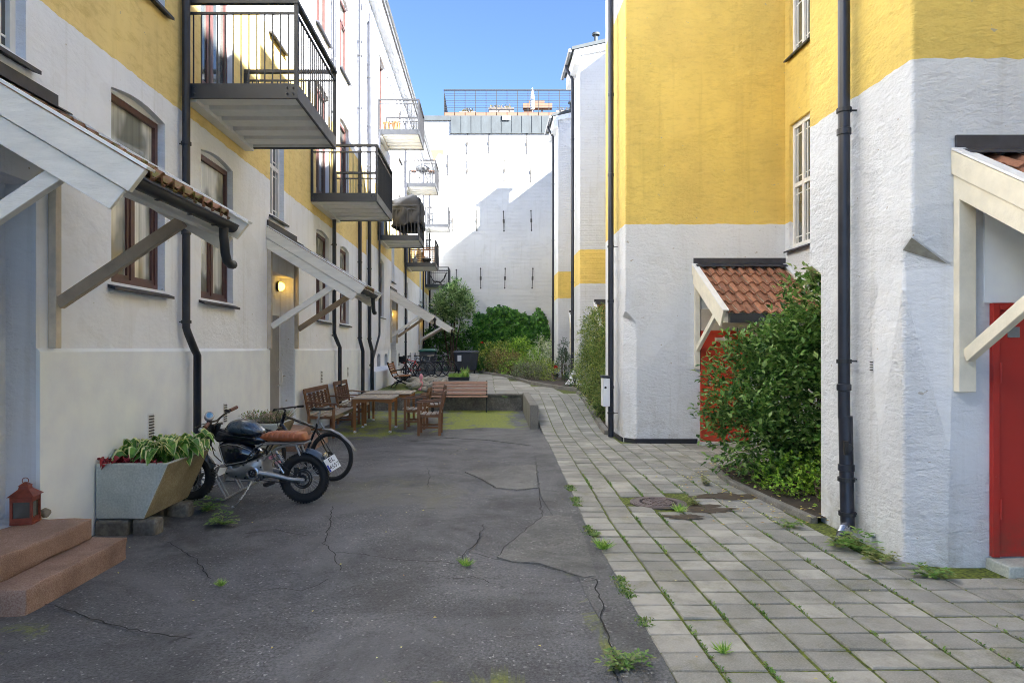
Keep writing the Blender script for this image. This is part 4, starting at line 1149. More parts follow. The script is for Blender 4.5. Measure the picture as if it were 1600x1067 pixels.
for (x0, x1, z1_, nm) in ((-1.7,-.9,17.0,'x'),(.15,1.6,17.25,'x'),(4.5,6.8,17.1,'x')):
    q = MB(); q.box(x0,x1,44.0,44.5,16.56,z1_-.2); q.box(x0-.1,x1+.1,43.95,44.1,z1_-.35,z1_-.05)
    pb = tag(q.build('planter_box', M['teakgrey']), 'weathered wooden planter on the roof deck behind the dark railing', 'planter', 'planters on the roof deck')
    q = MB()
    for k in range(260):
        p = V((uni(x0,x1),uni(43.95,44.5),uni(z1_-.2,z1_+.1))); q.leaf(p, V((uni(-1,1),uni(-1,1),uni(.2,1))), V((0,0,1)), .14, .06)
    q.build('plant', M['lf_brown'], pb)
q = MB(); q.box(2.35,3.0,44.6,44.7,16.56,17.6); q.box(2.3,4.2,44.4,44.8,17.35,17.65); q.box(3.5,3.6,44.6,44.7,16.56,17.35); q.box(2.7,3.7,44.45,44.75,17.65,17.85)
tag(q.build('garden_swing', M['teakdark']), 'brown canopied garden seat on the roof deck left of the closed parasol', 'garden seat')
ps = thing('parasol', 'closed white parasol standing up above the roof deck railing', 'parasol', (4.6*.62,44,16.56))
q = MB(); q.tube([(2.85,43.6,16.56),(2.85,43.6,18.35)], .03, 8); q.build('pole', M['galv'], ps)
q = MB(); q.lathe((2.85,43.6,16.95), [(.12,0),(.15,.3),(.13,.8),(.09,1.1),(.02,1.4)], 10); q.build('canopy', M['whitep'], ps)
# iron wall anchors
anc0 = None
def anchor():
    q = MB(); q.box(-.022,.022,-.03,-.006,-.58,.58); q.box(-.055,.055,-.055,-.04,-.11,.11); q.lathe((0,-.03,0), [(.06,0),(.04,.03),(.0001,.035)], 10, axis=(0,-1,0))
    q.lathe((0,-.012,.60),[(.05,0),(.03,.02),(.0001,.02)],8,axis=(0,-1,0)); q.lathe((0,-.012,-.60),[(.05,0),(.03,.02),(.0001,.02)],8,axis=(0,-1,0))
    return q.build('wall_anchor', M['anchor'], local=True)
for (px, py, hs_) in ((730,225,1),(764,224,1),(823,225,1),(700,258,1),(730,268,1),(788,267,1),(829,269,1),(707,345,1),(745,345,1),(787,346,1),(830,345,1),(713,437,1),(751,435,1),(789,435,1),(832,435,1)):
    if anc0 is None: anc0 = anchor(); o = anc0; tag(o, 'small dark iron anchor fixed upright on the white end wall', 'wall anchor', 'iron anchors on the end wall')
    else: o = anc0.copy(); C.objects.link(o)
    o.location = ((px-762)*42/1067, 41.995, 1.65-(py-546)*42/1067)
    o.rotation_euler = (0, uni(-.04,.04), 0)
q = MB(); q.add([(-3.72+uni(0,.1),41.992,13.1),(-3.3,41.992,13.2),(-3.0,41.992,13.7),(-2.7,41.992,13.6),(-2.75,41.992,13.95),(-3.5,41.992,13.9)],[(0,1,2,3,4,5)]); q.build('bare_brick', M['stucco_orange'], eb)

# low retaining walls
rw_ = MB(); rw_.box(-3.52, .94, 18.55, 18.72, -.1, .385)
rw_.box(-3.52, .94, 18.50, 18.74, .385, .446)
rws = rw_.build('retaining_wall', M['stone'], bevel=.015); tag(rws, 'low cracked stone retaining wall holding the terrace behind the slatted bench', 'retaining wall')
q = MB(); q.prism([(.875,14.2,-.05),(1.055,14.2,-.05),(1.12,18.6,-.05),(.945,18.5,-.05)], (0,0,.55))
tag(q.build('ramp_wall', M['kerb'], bevel=.015, fix=True), 'short block wall along the left edge of the paved ramp', 'low wall')


M['teakchair'] = wood('brown_teak', (.17,.075,.035), (.30,.145,.065))
# ================================================================ WOODEN FURNITURE
def seat_parts(root, W, D=.50, H=.88, n_back=3):
    """teak armchair or bench, facing +x, width along y"""
    for sy in (-1, 1):
        y = sy*(W/2-.03)
        q = MB(); q.bar((D/2-.03, y, 0), (D/2-.03, y, .62), .05, .05); q.build('leg', M['teakchair'], root, bevel=.005, local=True)
        q = MB(); q.bar((-D/2+.03, y, 0), (-D/2+.03, y, .42), .05, .05); q.bar((-D/2+.03, y, .41), (-D/2-.06, y, H-.02), .045, .045)
        q.build('leg', M['teakchair'], root, bevel=.005, local=True)
        q = MB(); P = [(-D/2-.02, .66), (-D/2+.10, .665), (0, .645), (D/2-.1, .64), (D/2, .635), (D/2+.05, .615)]
        q.loft([[(x, y-.032, z-.014), (x, y+.032, z-.014), (x, y+.032, z+.014), (x, y-.032, z+.014)] for x, z in P])
        q.build('armrest', M['teakdark'], root, bevel=.006, local=True, smooth=True)
        q = MB(); q.bar((-D/2+.06, y, .16), (D/2-.05, y, .16), .025, .04); q.bar((-D/2+.05, y, .385), (D/2-.05, y, .385), .025, .06); q.build('stretcher', M['teakchair'], root, local=True)
    q = MB(); n = 5
    for k in range(n):
        x = -D/2+.05+(D-.06)*k/(n-1); z = .425-.018*math.sin(math.pi*k/(n-1)) if n > 1 else .42
        q.cbox((x, 0, z), (.075, W-.02, .02))
    q.bar((D/2-.03, -W/2+.06, .375), (D/2-.03, W/2-.06, .375), .025, .07)
    q.build('seat', M['teakgrey'], root, bevel=.004, local=True)
    q = MB()
    def bx(z): return -D/2+.03-(z-.41)*.09/(H-.43)
    q.bar((bx(H-.02)-.0, -W/2-.01, H-.03), (bx(H-.02), W/2+.01, H-.03), .03, .085)
    q.bar((bx(.50), -W/2+.05, .50), (bx(.50), W/2-.05, .50), .025, .05)
    for k in range(n_back*3 if W > 1 else 7):
        m_ = (n_back*3 if W > 1 else 7)
        pass
    for k in range(5):
        z = .56+k*.052; q.bar((bx(z), -W/2+.05, z), (bx(z), W/2-.05, z), .014, .038)
    nv = 2 if W < 1 else 5
    for k in range(nv):
        y = (-W/2)+W*(k+1)/(nv+1); q.bar((bx(.52)+.012, y, .52), (bx(.82)+.012, y, .82), .02, .05, up=(1,0,0))
    q.build('backrest', M['teakdark'], root, bevel=.004, local=True)
    return root
bch = thing('wooden_bench', 'long brown wooden bench with armrests along the wall nearest the granite step', 'bench', (-3.10, 13.62, 0), 0, 'wooden benches at the wall'); seat_parts(bch, 1.85, .52, .90)
b2_ = thing('wooden_bench', 'shorter brown wooden bench with armrests farther along the wall', 'bench', (-3.08, 15.75, 0), 0, 'wooden benches at the wall'); seat_parts(b2_, 1.35, .52, .92)
ch = thing('armchair', 'brown wooden armchair nearest the camera at the tables, seen side on', 'chair', (-1.12, 13.30, 0), R(180), 'wooden armchairs'); seat_parts(ch, .54, .46, .84)
for (x, y, rz, l) in ((-1.50, 14.35, R(178), 'brown wooden armchair in the middle, between table corner and nearest armchair'), (-1.25, 15.55, R(186), 'brown wooden armchair farthest back at the tables, in front of the slatted bench')):
    o = copy_tree(ch); o.location = (x, y, 0); o.rotation_euler = (0,0,rz); o['label'] = l
def table(name, label, x0, x1, y0, y1, h=.69):
    r_ = thing(name, label, 'table', ((x0+x1)/2, (y0+y1)/2, 0), 0, 'slatted wooden tables')
    W, D = x1-x0, y1-y0
    for sx in (-1, 1):
        for sy in (-1, 1):
            q = MB(); a, b = sx*(W/2-.06), sy*(D/2-.06); w0, w1 = .022, .03
            q.loft([[(a-w0,b-w0,0),(a+w0,b-w0,0),(a+w0,b+w0,0),(a-w0,b+w0,0)],[(a-w1,b-w1,h-.03),(a+w1,b-w1,h-.03),(a+w1,b+w1,h-.03),(a-w1,b+w1,h-.03)]])
            lg = q.build('leg', M['teak'], r_, local=True)
            q = MB(); q.lathe((a, b, -.002), [(.03,0),(.032,.02),(.026,.045)], 10); q.build('foot_cap', M['whitep'], lg, local=True)
    q = MB()
    for sy in (-1, 1):
        b = sy*(D/2-.06); n = 8; pts = []
        for k in range(n+1):
            t = k/n; x = -W/2+.09+(W-.18)*t; pts.append((x, b-.012, h-.11+.035*math.sin(math.pi*t)))
        poly = pts+[(W/2-.09, b-.012, h-.03), (-W/2+.09, b-.012, h-.03)]
        q.prism(poly, (0,.024,0))
    for sx in (-1, 1): q.box(sx*(W/2-.06)-.012, sx*(W/2-.06)+.012, -D/2+.09, D/2-.09, h-.11, h-.03)
    q.build('apron', M['teak'], r_, local=True, fix=True)
    q = MB(); n = 9
    for k in range(n):
        x = -W/2+.055+(W-.11)*(k+.5)/n; w = (W-.11)/n-.016
        q.box(x-w/2, x+w/2, -D/2+.055, D/2-.055, h-.022, h)
    q.box(-W/2, W/2, -D/2, -D/2+.05, h-.028, h+.001); q.box(-W/2, W/2, D/2-.05, D/2, h-.028, h+.001)
    q.box(-W/2, -W/2+.05, -D/2+.051, D/2-.051, h-.028, h+.001); q.box(W/2-.05, W/2, -D/2+.051, D/2-.051, h-.028, h+.001)
    q.build('tabletop', M['teakgrey'], r_, bevel=.004, local=True)
table('wooden_table', 'nearer slatted wooden table with orange legs and pale feet', -2.70, -1.88, 13.5, 14.5)
table('wooden_table', 'farther slatted wooden table, partly behind the nearer one', -2.72, -1.66, 14.78, 15.95, .70)

# slatted park bench in front of the terrace wall
pb = thing('park_bench', 'pinkish slatted park bench with thin black legs before the retaining wall', 'bench', (-.745, 18.15, 0))
for sx in (-1, 1):
    x = sx*.715
    q = MB(); q.bar((x,-.24,0),(x,-.22,.38),.035,.03); q.bar((x,.14,0),(x,.06,.40),.035,.03); q.bar((x,-.24,.375),(x,.08,.385),.035,.03); q.bar((x,.06,.39),(x,.27,.80),.035,.03)
    q.build('leg', M['iron'], pb, local=True)
q = MB()
for k in range(3): q.cbox((0, -.21+.095*k, .405), (1.48, .082, .03))
q.build('seat', M['benchwood'], pb, bevel=.005, local=True)
q = MB()
for k in range(4):
    z = .475+k*.092; q.cbox((0, .075+(z-.42)*.5, z), (1.48, .028, .078), 0, (-.42,0))
q.build('backrest', M['benchwood'], pb, bevel=.005, local=True)

# cast iron bench on the terrace, seen from its end, facing +x
ib = thing('iron_bench', 'scrolled black cast iron bench with brown slats up on the terrace', 'bench', (-2.80, 21.6, ZT))
for y in (0, 1.15):
    q = MB()
    q.tube([(-.33,y,.78),(-.38,y,.80),(-.36,y,.74),(-.27,y,.50),(-.20,y,.36),(-.08,y,.31),(.10,y,.33),(.24,y,.36),(.30,y,.33)], .020, 8)
    q.tube([(-.26,y,.50),(-.05,y,.56),(.12,y,.57),(.22,y,.53),(.20,y,.46),(.13,y,.46),(.12,y,.51)], .017, 8)
    q.tube([(.22,y,.36),(.10,y,.24),(-.05,y,.19),(-.20,y,.10),(-.27,y,0)], .020, 8)
    q.tube([(-.16,y,.33),(-.02,y,.22),(.12,y,.16),(.26,y,.10),(.33,y,0)], .020, 8)
    q.ring((.03,y,.22),(0,1,0),.055,.012,16,6)
    q.build('leg', M['iron'], ib, smooth=True, local=True)
q = MB()
for k in range(6): q.cbox((-.15+.075*k, .575, .35+.004*k), (.06, 1.2, .022))
q.build('seat', M['teak'], ib, local=True)
q = MB()
for k in range(5): q.cbox((-.235-.025*k, .575, .46+.07*k), (.02, 1.2, .055))
q.build('backrest', M['teak'], ib, local=True)

# ================================================================ MOTORCYCLE
def wheel(parent, c, r, tyre_r, nsp=28, name='wheel', hub=.03, tm=None, spm=None, rimm=None, dished=.03, rim_w=.012, disc=False):
    q = MB(); q.ring(c, (0,1,0), r-tyre_r, tyre_r, 40, 10, 1.0)
    if tyre_r > .03:
        for k in range(52):
            t = 2*math.pi*k/52
            for s in (-1, 1): q.cbox((c[0]+math.cos(t)*(r-.008), c[1]+s*tyre_r*.45, c[2]+math.sin(t)*(r-.008)), (.014, tyre_r*.55, .014))
    w_ = q.build(name, tm or M['rubber'], parent, smooth=True, local=True)
    rr = r-tyre_r*1.9
    q = MB(); q.ring(c, (0,1,0), rr, rim_w, 40, 8, 1.3); q.build('rim', rimm or M['chrome'], w_, smooth=True, local=True)
    q = MB()
    for k in range(nsp):
        t = 2*math.pi*k/nsp; s = 1 if k % 2 else -1; t2 = t+.35*(1 if (k//2) % 2 else -1)
        q.bar((c[0]+math.cos(t2)*hub, c[1]+s*dished, c[2]+math.sin(t2)*hub), (c[0]+math.cos(t)*rr, c[1], c[2]+math.sin(t)*rr), .0028 if tyre_r < .03 else .005, .0028 if tyre_r < .03 else .005)
    q.build('spokes', spm or M['chrome'], w_, local=True)
    q = MB(); q.tube([(c[0], c[1]-dished-.012, c[2]), (c[0], c[1]+dished+.012, c[2])], hub*.9, 14)
    if disc: q.ring((c[0], c[1]+dished+.02, c[2]), (0,1,0), disc, .008, 24, 4, .3); q.ring((c[0], c[1]+dished+.02, c[2]), (0,1,0), disc*.8, .008, 24, 4, .3)
    q.build('hub', M['black'], w_, local=True)
    return w_
def slab_solid(poly, w, rnd_=.8, cy=0):
    """rounded solid from a side outline in x,z with half width w"""
    cx = sum(p[0] for p in poly)/len(poly); cz = sum(p[1] for p in poly)/len(poly)
    # refine outline (Chaikin) for soft corners
    P = poly
    for _ in range(2):
        Q = []
        for i in range(len(P)):
            a, b = P[i], P[(i+1) % len(P)]
            Q += [(a[0]*.8+b[0]*.2, a[1]*.8+b[1]*.2), (a[0]*.2+b[0]*.8, a[1]*.2+b[1]*.8)]
        P = Q
    rings = []
    for f in (-1, -.93, -.75, -.45, 0, .45, .75, .93, 1):
        k = 1-(1-rnd_)*abs(f)**3.2
        rings.append([(cx+(x-cx)*k, cy+f*w, cz+(z-cz)*k) for x, z in P])
    m = MB(); m.loft(rings); return m
mc = thing('motorcycle', 'black cafe style motorcycle with tan ribbed leather seat leaning beside the planter', 'motorcycle', (-1.975, 7.36, 0), R(176))
wheel(mc, (0,0,.272), .272, .048, 36, hub=.045, spm=M['steel'], rimm=M['black'], disc=.10, rim_w=.014, dished=.04)
wheel(mc, (1.27,0,.272), .272, .048, 36, hub=.045, spm=M['steel'], rimm=M['black'], disc=.11, rim_w=.014, dished=.04)
o = slab_solid([(.948,.632),(.83,.668),(.70,.66),(.56,.615),(.47,.55),(.46,.50),(.60,.43),(.84,.375),(.875,.42)], .105, .86).build('battery_case', M['gloss'], mc, smooth='all', local=True)
q = MB(); q.tube([(x,.108,z) for x, z in [(.895,.615),(.80,.635),(.70,.628),(.56,.575),(.51,.53),(.53,.50),(.62,.455),(.82,.415),(.845,.44)]], .005, 6, closed=True); q.build('trim_line', M['steel'], o, smooth=True, local=True)
slab_solid([(.99,.70),(.93,.80),(.84,.79),(.62,.745),(.46,.755),(.36,.70),(.40,.63),(.55,.62),(.80,.66),(.95,.645)], .085, .9).build('frame_cover', M['gloss'], mc, smooth='all', local=True)
o = slab_solid([(.86,.80),(.81,.87),(.745,.895),(.67,.905),(.56,.865),(.46,.785),(.435,.755),(.475,.725),(.63,.735),(.82,.755)], .13, .72).build('tank', M['bluegrey'], mc, smooth='all', local=True)
o2 = slab_solid([(.86,.79),(.845,.825),(.70,.80),(.52,.755),(.44,.76),(.475,.715),(.63,.725),(.82,.745)], .128, .80).build('tank_skirt', M['gloss'], o, smooth='all', local=True)
# seat with ribs
q = MB(); rings = []; n = 90
for i in range(n+1):
    t = i/n; x = .535-.575*t
    top = .700+.062*math.sin(min(1, t*2.6)*math.pi/2)+.012*math.sin(t*math.pi)
    bot = .690-.028*min(1, t*3)+.02*max(0, t-.75)*4*.4
    if t > .93: top -= (t-.93)*.9
    wd = .065+.05*min(1, t*3); wd *= 1 if t < .9 else 1-(t-.9)*3.2
    rib = 1-.16*(0.5+0.5*math.cos(t*10*2*math.pi))**6*(1 if .15 < t < .82 else 0)
    ring_ = []
    for k in range(16):
        a_ = 2*math.pi*k/16; cz = (top+bot)/2; hz = (top-bot)/2
        zz = cz+math.copysign(abs(math.sin(a_))**.7, math.sin(a_))*hz*(rib if math.sin(a_) > 0 else 1)
        ring_.append((x, math.copysign(abs(math.cos(a_))**.6, math.cos(a_))*wd*(1 if math.sin(a_) <= 0 else rib), zz))
    rings.append(ring_)
q.loft(rings); st_ = q.build('saddle', M['leather'], mc, smooth='all', local=True)
q = MB(); q.tube([(.40,.09,.655),(.1,.10,.645),(-.03,.09,.655),(-.07,0,.665),(-.03,-.09,.655),(.1,-.1,.645),(.4,-.09,.655)], .009, 8); q.build('seat_rail', M['steel'], st_, smooth=True, local=True)
o = slab_solid([(.848,.361),(.74,.385),(.62,.43),(.52,.475),(.44,.50),(.415,.495),(.375,.34),(.365,.30),(.42,.262),(.56,.25),(.72,.262),(.835,.30)], .13, .88).build('motor_case', M['steel'], mc, smooth='all', local=True)
q = MB(); q.lathe((.52,.118,.335), [(.072,0),(.072,.02),(.058,.026),(.056,.018),(.0001,.018)], 24, axis=(0,1,0)); q.build('round_cover', M['chrome'], o, smooth=True, local=True)
q = MB(); q.ring((.52,.14,.335),(0,1,0),.035,.009,16,6)
for k in range(4): q.bar((.52,.142,.335),(.52+.045*math.cos(k*math.pi/2+.5),.142,.335+.045*math.sin(k*math.pi/2+.5)),.014,.01)
q.build('sprocket', M['black'], o, local=True)
q = MB()
for s in (-1, 1): q.tube([(.45,s*.115,.335),(.30,s*.10,.31),(.12,s*.085,.265),(0,s*.08,.262)], [.034,.030,.026,.022], 12)
q.tube([(.0,-.11,.262),(0,.11,.262)], .02, 12)
q.tube([(.02,.095,.262),(-.035,.095,.258)], .018, 8)
q.build('swingarm', M['steel'], mc, smooth=True, local=True)
q = MB()
for s in (-1, 1):
    y = s*.085
    q.tube([(.50,y,.60),(.44,y,.635),(.30,y,.645),(.12,y,.64),(-.03,y*.9,.648)], .012, 8)
    q.tube([(.46,y,.43),(.36,y,.52),(.27,y,.60),(.16,y,.628),(.08,y,.63)], .012, 8)
    q.tube([(.07,y,.64),(.02,y*.9,.52)], .011, 8)
    q.tube([(.93,y*.7,.70),(.80,y,.42),(.70,y,.30)], .014, 8)
q.build('frame_tubes', M['steel'], mc, smooth=True, local=True)
q = MB()
for s in (-1, 1):
    q.tube([(.20,s*.07,.33),(.35,s*.07,.56)], .012, 8)
    for k in range(8):
        t = .25+k*.075; q.ring((.20+.15*t, s*.07, .33+.23*t), (.15,0,.23), .024, .005, 14, 5)
q.build('shock_absorber', M['chrome'], mc, smooth=True, local=True)
q = MB(); q.cbox((.33,.06,.50),(.07,.05,.035),0,(0,.4)); q.cbox((.27,.06,.44),(.05,.05,.03),0,(0,.4)); q.build('pink_cover', M['pink'], mc, bevel=.006, local=True)
# fork, headlamp, bars
q = MB()
for s in (-1, 1): q.tube([(.985,s*.085,.84),(1.15,s*.085,.50),(1.27,s*.085,.272)], [.020,.020,.024], 10)
q.cbox((.99,0,.83),(.07,.21,.025),0,(0,.3)); q.cbox((1.03,0,.72),(.07,.21,.025),0,(0,.3)); q.tube([(.955,0,.85),(.99,0,.70)],.03,10)
fk = q.build('fork', M['black'], mc, smooth=True, local=True)
q = MB(); a0 = .25
pts = []
for k in range(11):
    t = R(30+k*13); pts.append((t,))
rings = []
for (t,) in pts:
    ca, sa = math.cos(t), math.sin(t); ring_ = []
    for k in range(7):
        u = -1+2*k/6; rr = .305-.035*u*u; ring_.append((1.27+ca*rr, u*.062, .272+sa*rr))
    for k in range(6, -1, -1):
        u = -1+2*k/6; rr = .300-.035*u*u; ring_.append((1.27+ca*rr, u*.060, .272+sa*rr))
    rings.append(ring_)
q.loft(rings); q.build('front_mudguard', M['bluegrey'], mc, smooth=True, local=True)
q = MB(); rings = []
for k in range(9):
    t = R(96+k*8); ca, sa = math.cos(t), math.sin(t); ring_ = []
    for j_ in range(7):
        u = -1+2*j_/6; rr = .322-.040*u*u; ring_.append((ca*rr, u*.07, .272+sa*rr))
    for j_ in range(6, -1, -1):
        u = -1+2*j_/6; rr = .315-.040*u*u; ring_.append((ca*rr, u*.068, .272+sa*rr))
    rings.append(ring_)
q.loft(rings); q.build('rear_mudguard', M['bluegrey'], mc, smooth=True, local=True)
q = MB(); q.lathe((1.05,0,.76), [(.02,-.05),(.065,-.03),(.078,.01),(.080,.045),(.07,.05)], 20, axis=(1,0,-.1)); hl = q.build('headlight', M['black'], mc, smooth=True, local=True)
q = MB(); q.lathe((1.10,0,.755), [(.07,0),(.05,.018),(.0001,.026)], 20, axis=(1,0,-.1)); q.build('lens', M['gaugeglass'], hl, smooth=True, local=True)
hb = V((-.10,.98,.0)).normalized()
q = MB(); q.tube([(1.0,-.06,.87),(.99,-.12,.90),(.95,-.22,.955),(.93,-.36,.985)], .011, 8); q.tube([(1.0,.06,.87),(.99,.12,.885),(.955,.22,.88),(.93,.33,.85)], .011, 8); q.tube([(1.0,-.06,.87),(1.0,.06,.87)], .011, 8)
q.tube([(.97,-.2,.945),(1.03,-.3,.955),(1.05,-.38,.96)], .005, 6); q.tube([(.97,.2,.875),(1.02,.28,.86),(1.03,.36,.84)], .005, 6)
bars = q.build('handlebar', M['black'], mc, smooth=True, local=True)
q = MB(); q.tube([(.945,-.26,.965),(.925,-.39,.99)], .019, 10); q.tube([(.945,.25,.872),(.925,.36,.842)], .019, 10); q.build('grip', M['grip'], bars, smooth=True, local=True)
q = MB(); q.cbox((.955,-.22,.96),(.04,.035,.04)); q.cbox((.955,.21,.88),(.04,.035,.04)); q.tube([(.98,-.1,.9),(1.03,-.05,.80),(1.0,0,.68)], .006, 6); q.tube([(.98,.1,.88),(1.06,.08,.78),(1.0,.03,.66)], .006, 6); q.tube([(.97,.16,.88),(1.09,.10,.82),(1.02,.05,.62),(.98,.02,.55)], .005, 6)
q.build('switch_and_cables', M['black'], bars, local=True)
q = MB(); ax = V((-.55,.62,.56)).normalized(); q.lathe((1.045,.02,.93), [(.045,-.05),(.050,-.01),(.050,.006),(.044,.01)], 24, axis=tuple(ax)); gg = q.build('gauge', M['steel'], bars, smooth=True, local=True)
q = MB(); q.lathe(tuple(V((1.045,.02,.93))+ax*.0085), [(.043,0),(.02,.004),(.0001,.005)], 24, axis=tuple(ax)); q.build('gauge_glass', M['gaugeglass'], gg, smooth=True, local=True)
q = MB(); q.tube([(1.06,.13,.80),(1.06,.17,.80)], .012, 8); q.lathe((1.06,.17,.80),[(.02,0),(.02,.03),(.01,.04)],10,axis=(0,1,0)); q.tube([(1.06,-.13,.80),(1.06,-.17,.80)], .012, 8); q.build('indicator', M['chrome'], mc, smooth=True, local=True)
q = MB()
for (x, z) in ((.80,.33),(.70,.30),(.60,.285),(.46,.47),(.43,.40),(.40,.30),(.62,.42)): q.lathe((x,.128,z), [(.010,0),(.010,.008),(.006,.010)], 8, axis=(0,1,0))
q.build('bolt_heads', M['iron'], mc, local=True)
q = MB(); q.tube([(.60,.10,.42),(.56,.135,.52),(.49,.12,.60),(.42,.09,.64)], .007, 6); q.tube([(.88,.08,.44),(.95,.11,.52),(1.0,.09,.66),(1.0,.05,.74)], .006, 6); q.tube([(.92,.06,.40),(1.02,.10,.45),(1.04,.09,.62)], .005, 6); q.tube([(.35,.08,.60),(.30,.11,.50),(.22,.10,.42),(.08,.09,.33)], .005, 6)
q.build('hoses', M['black'], mc, smooth=True, local=True)
q = MB(); q.cbox((.06,.085,.36),(.05,.03,.07)); q.cbox((.02,.09,.33),(.03,.02,.05)); q.build('brake_caliper', M['iron'], mc, bevel=.004, local=True)
# plate with its lettering
pl_ = thing('plate_holder', None, None); pl_.parent = mc
bpy.data.objects.remove(pl_)
pc = V((-.315, .03, .435)); pn = V((-.62, .72, .30)).normalized(); pu = (V((0,0,1))-pn*pn.z).normalized(); ang = R(-24)
pr_ = pu.cross(pn); U = pu*math.cos(ang)+pr_*math.sin(ang); Rr = U.cross(pn)
q = MB(); hw, hh = .072, .074
q.prism([pc-Rr*hw-U*hh, pc+Rr*hw-U*hh, pc+Rr*hw+U*hh, pc-Rr*hw+U*hh], -pn*.004)
plate = q.build('number_plate', M['whitep'], mc, local=True, fix=True)
q = MB(); c0 = pc+pn*.001
q.prism([c0-Rr*hw-U*hh*.95, c0-Rr*(hw-.02)-U*hh*.95, c0-Rr*(hw-.02)+U*hh*.1, c0-Rr*hw+U*hh*.1], pn*.0012); q.build('blue_band', M['blueband'], plate, local=True, fix=True)
def text(body, size, centre, right, up, mat, parent, name='lettering', ext=.0008):
    cu = bpy.data.curves.new(name, 'FONT'); cu.body = body; cu.size = size; cu.align_x = 'CENTER'; cu.align_y = 'CENTER'; cu.extrude = ext
    cu.materials.append(mat)
    o = bpy.data.objects.new(name, cu); C.objects.link(o); o.parent = parent
    n_ = V(right).cross(V(up)); mt = Matrix((V(right), V(up), n_)).transposed().to_4x4(); mt.translation = V(centre)
    bpy.context.view_layer.update()
    me = bpy.data.meshes.new_from_object(o.evaluated_get(bpy.context.evaluated_depsgraph_get())); me.transform(mt)
    bpy.data.objects.remove(o); o = bpy.data.objects.new(name, me); C.objects.link(o); o.parent = parent
    return o
text('EL', .070, pc+U*.036+pn*.002+Rr*.008, Rr, U, M['black'], plate)
text('4557', .062, pc-U*.034+pn*.002+Rr*.008, Rr, U, M['black'], plate)
q = MB(); q.bar((-.16,.0,.50),(-.28,.02,.47),.03,.02); q.bar(tuple(pc-pn*.006+U*.05),(-.2,0,.46),.03,.02); q.build('plate_bracket', M['black'], mc, local=True)
q = MB(); q.lathe((-.23,.03,.515), [(.02,-.02),(.036,0),(.036,.02),(.02,.03)], 14, axis=(-1,.4,.1)); q.build('tail_light', M['chrome'], mc, smooth=True, local=True)
q = MB(); q.tube([(.53,.13,.25),(.57,.20,.14),(.645,.28,.012),(.675,.285,.008)], [.014,.012,.010,.012], 8); q.build('kickstand', M['chrome'], mc, smooth=True, local=True)
q = MB(); q.bar((.44,.13,.28),(.42,.24,.28),.03,.02); q.bar((.30,.11,.24),(.36,.20,.22),.05,.03); q.build('footrest', M['black'], mc, local=True)
q = MB(); q.tube([(.52,.10,.33),(.25,.095,.305),(.02,.09,.30)], .006, 6); q.tube([(.52,.10,.26),(.25,.095,.24),(.02,.09,.23)], .006, 6); q.ring((0,.09,.265),(0,1,0),.085,.006,24,5)
q.build('drive_belt', M['black'], mc, local=True)

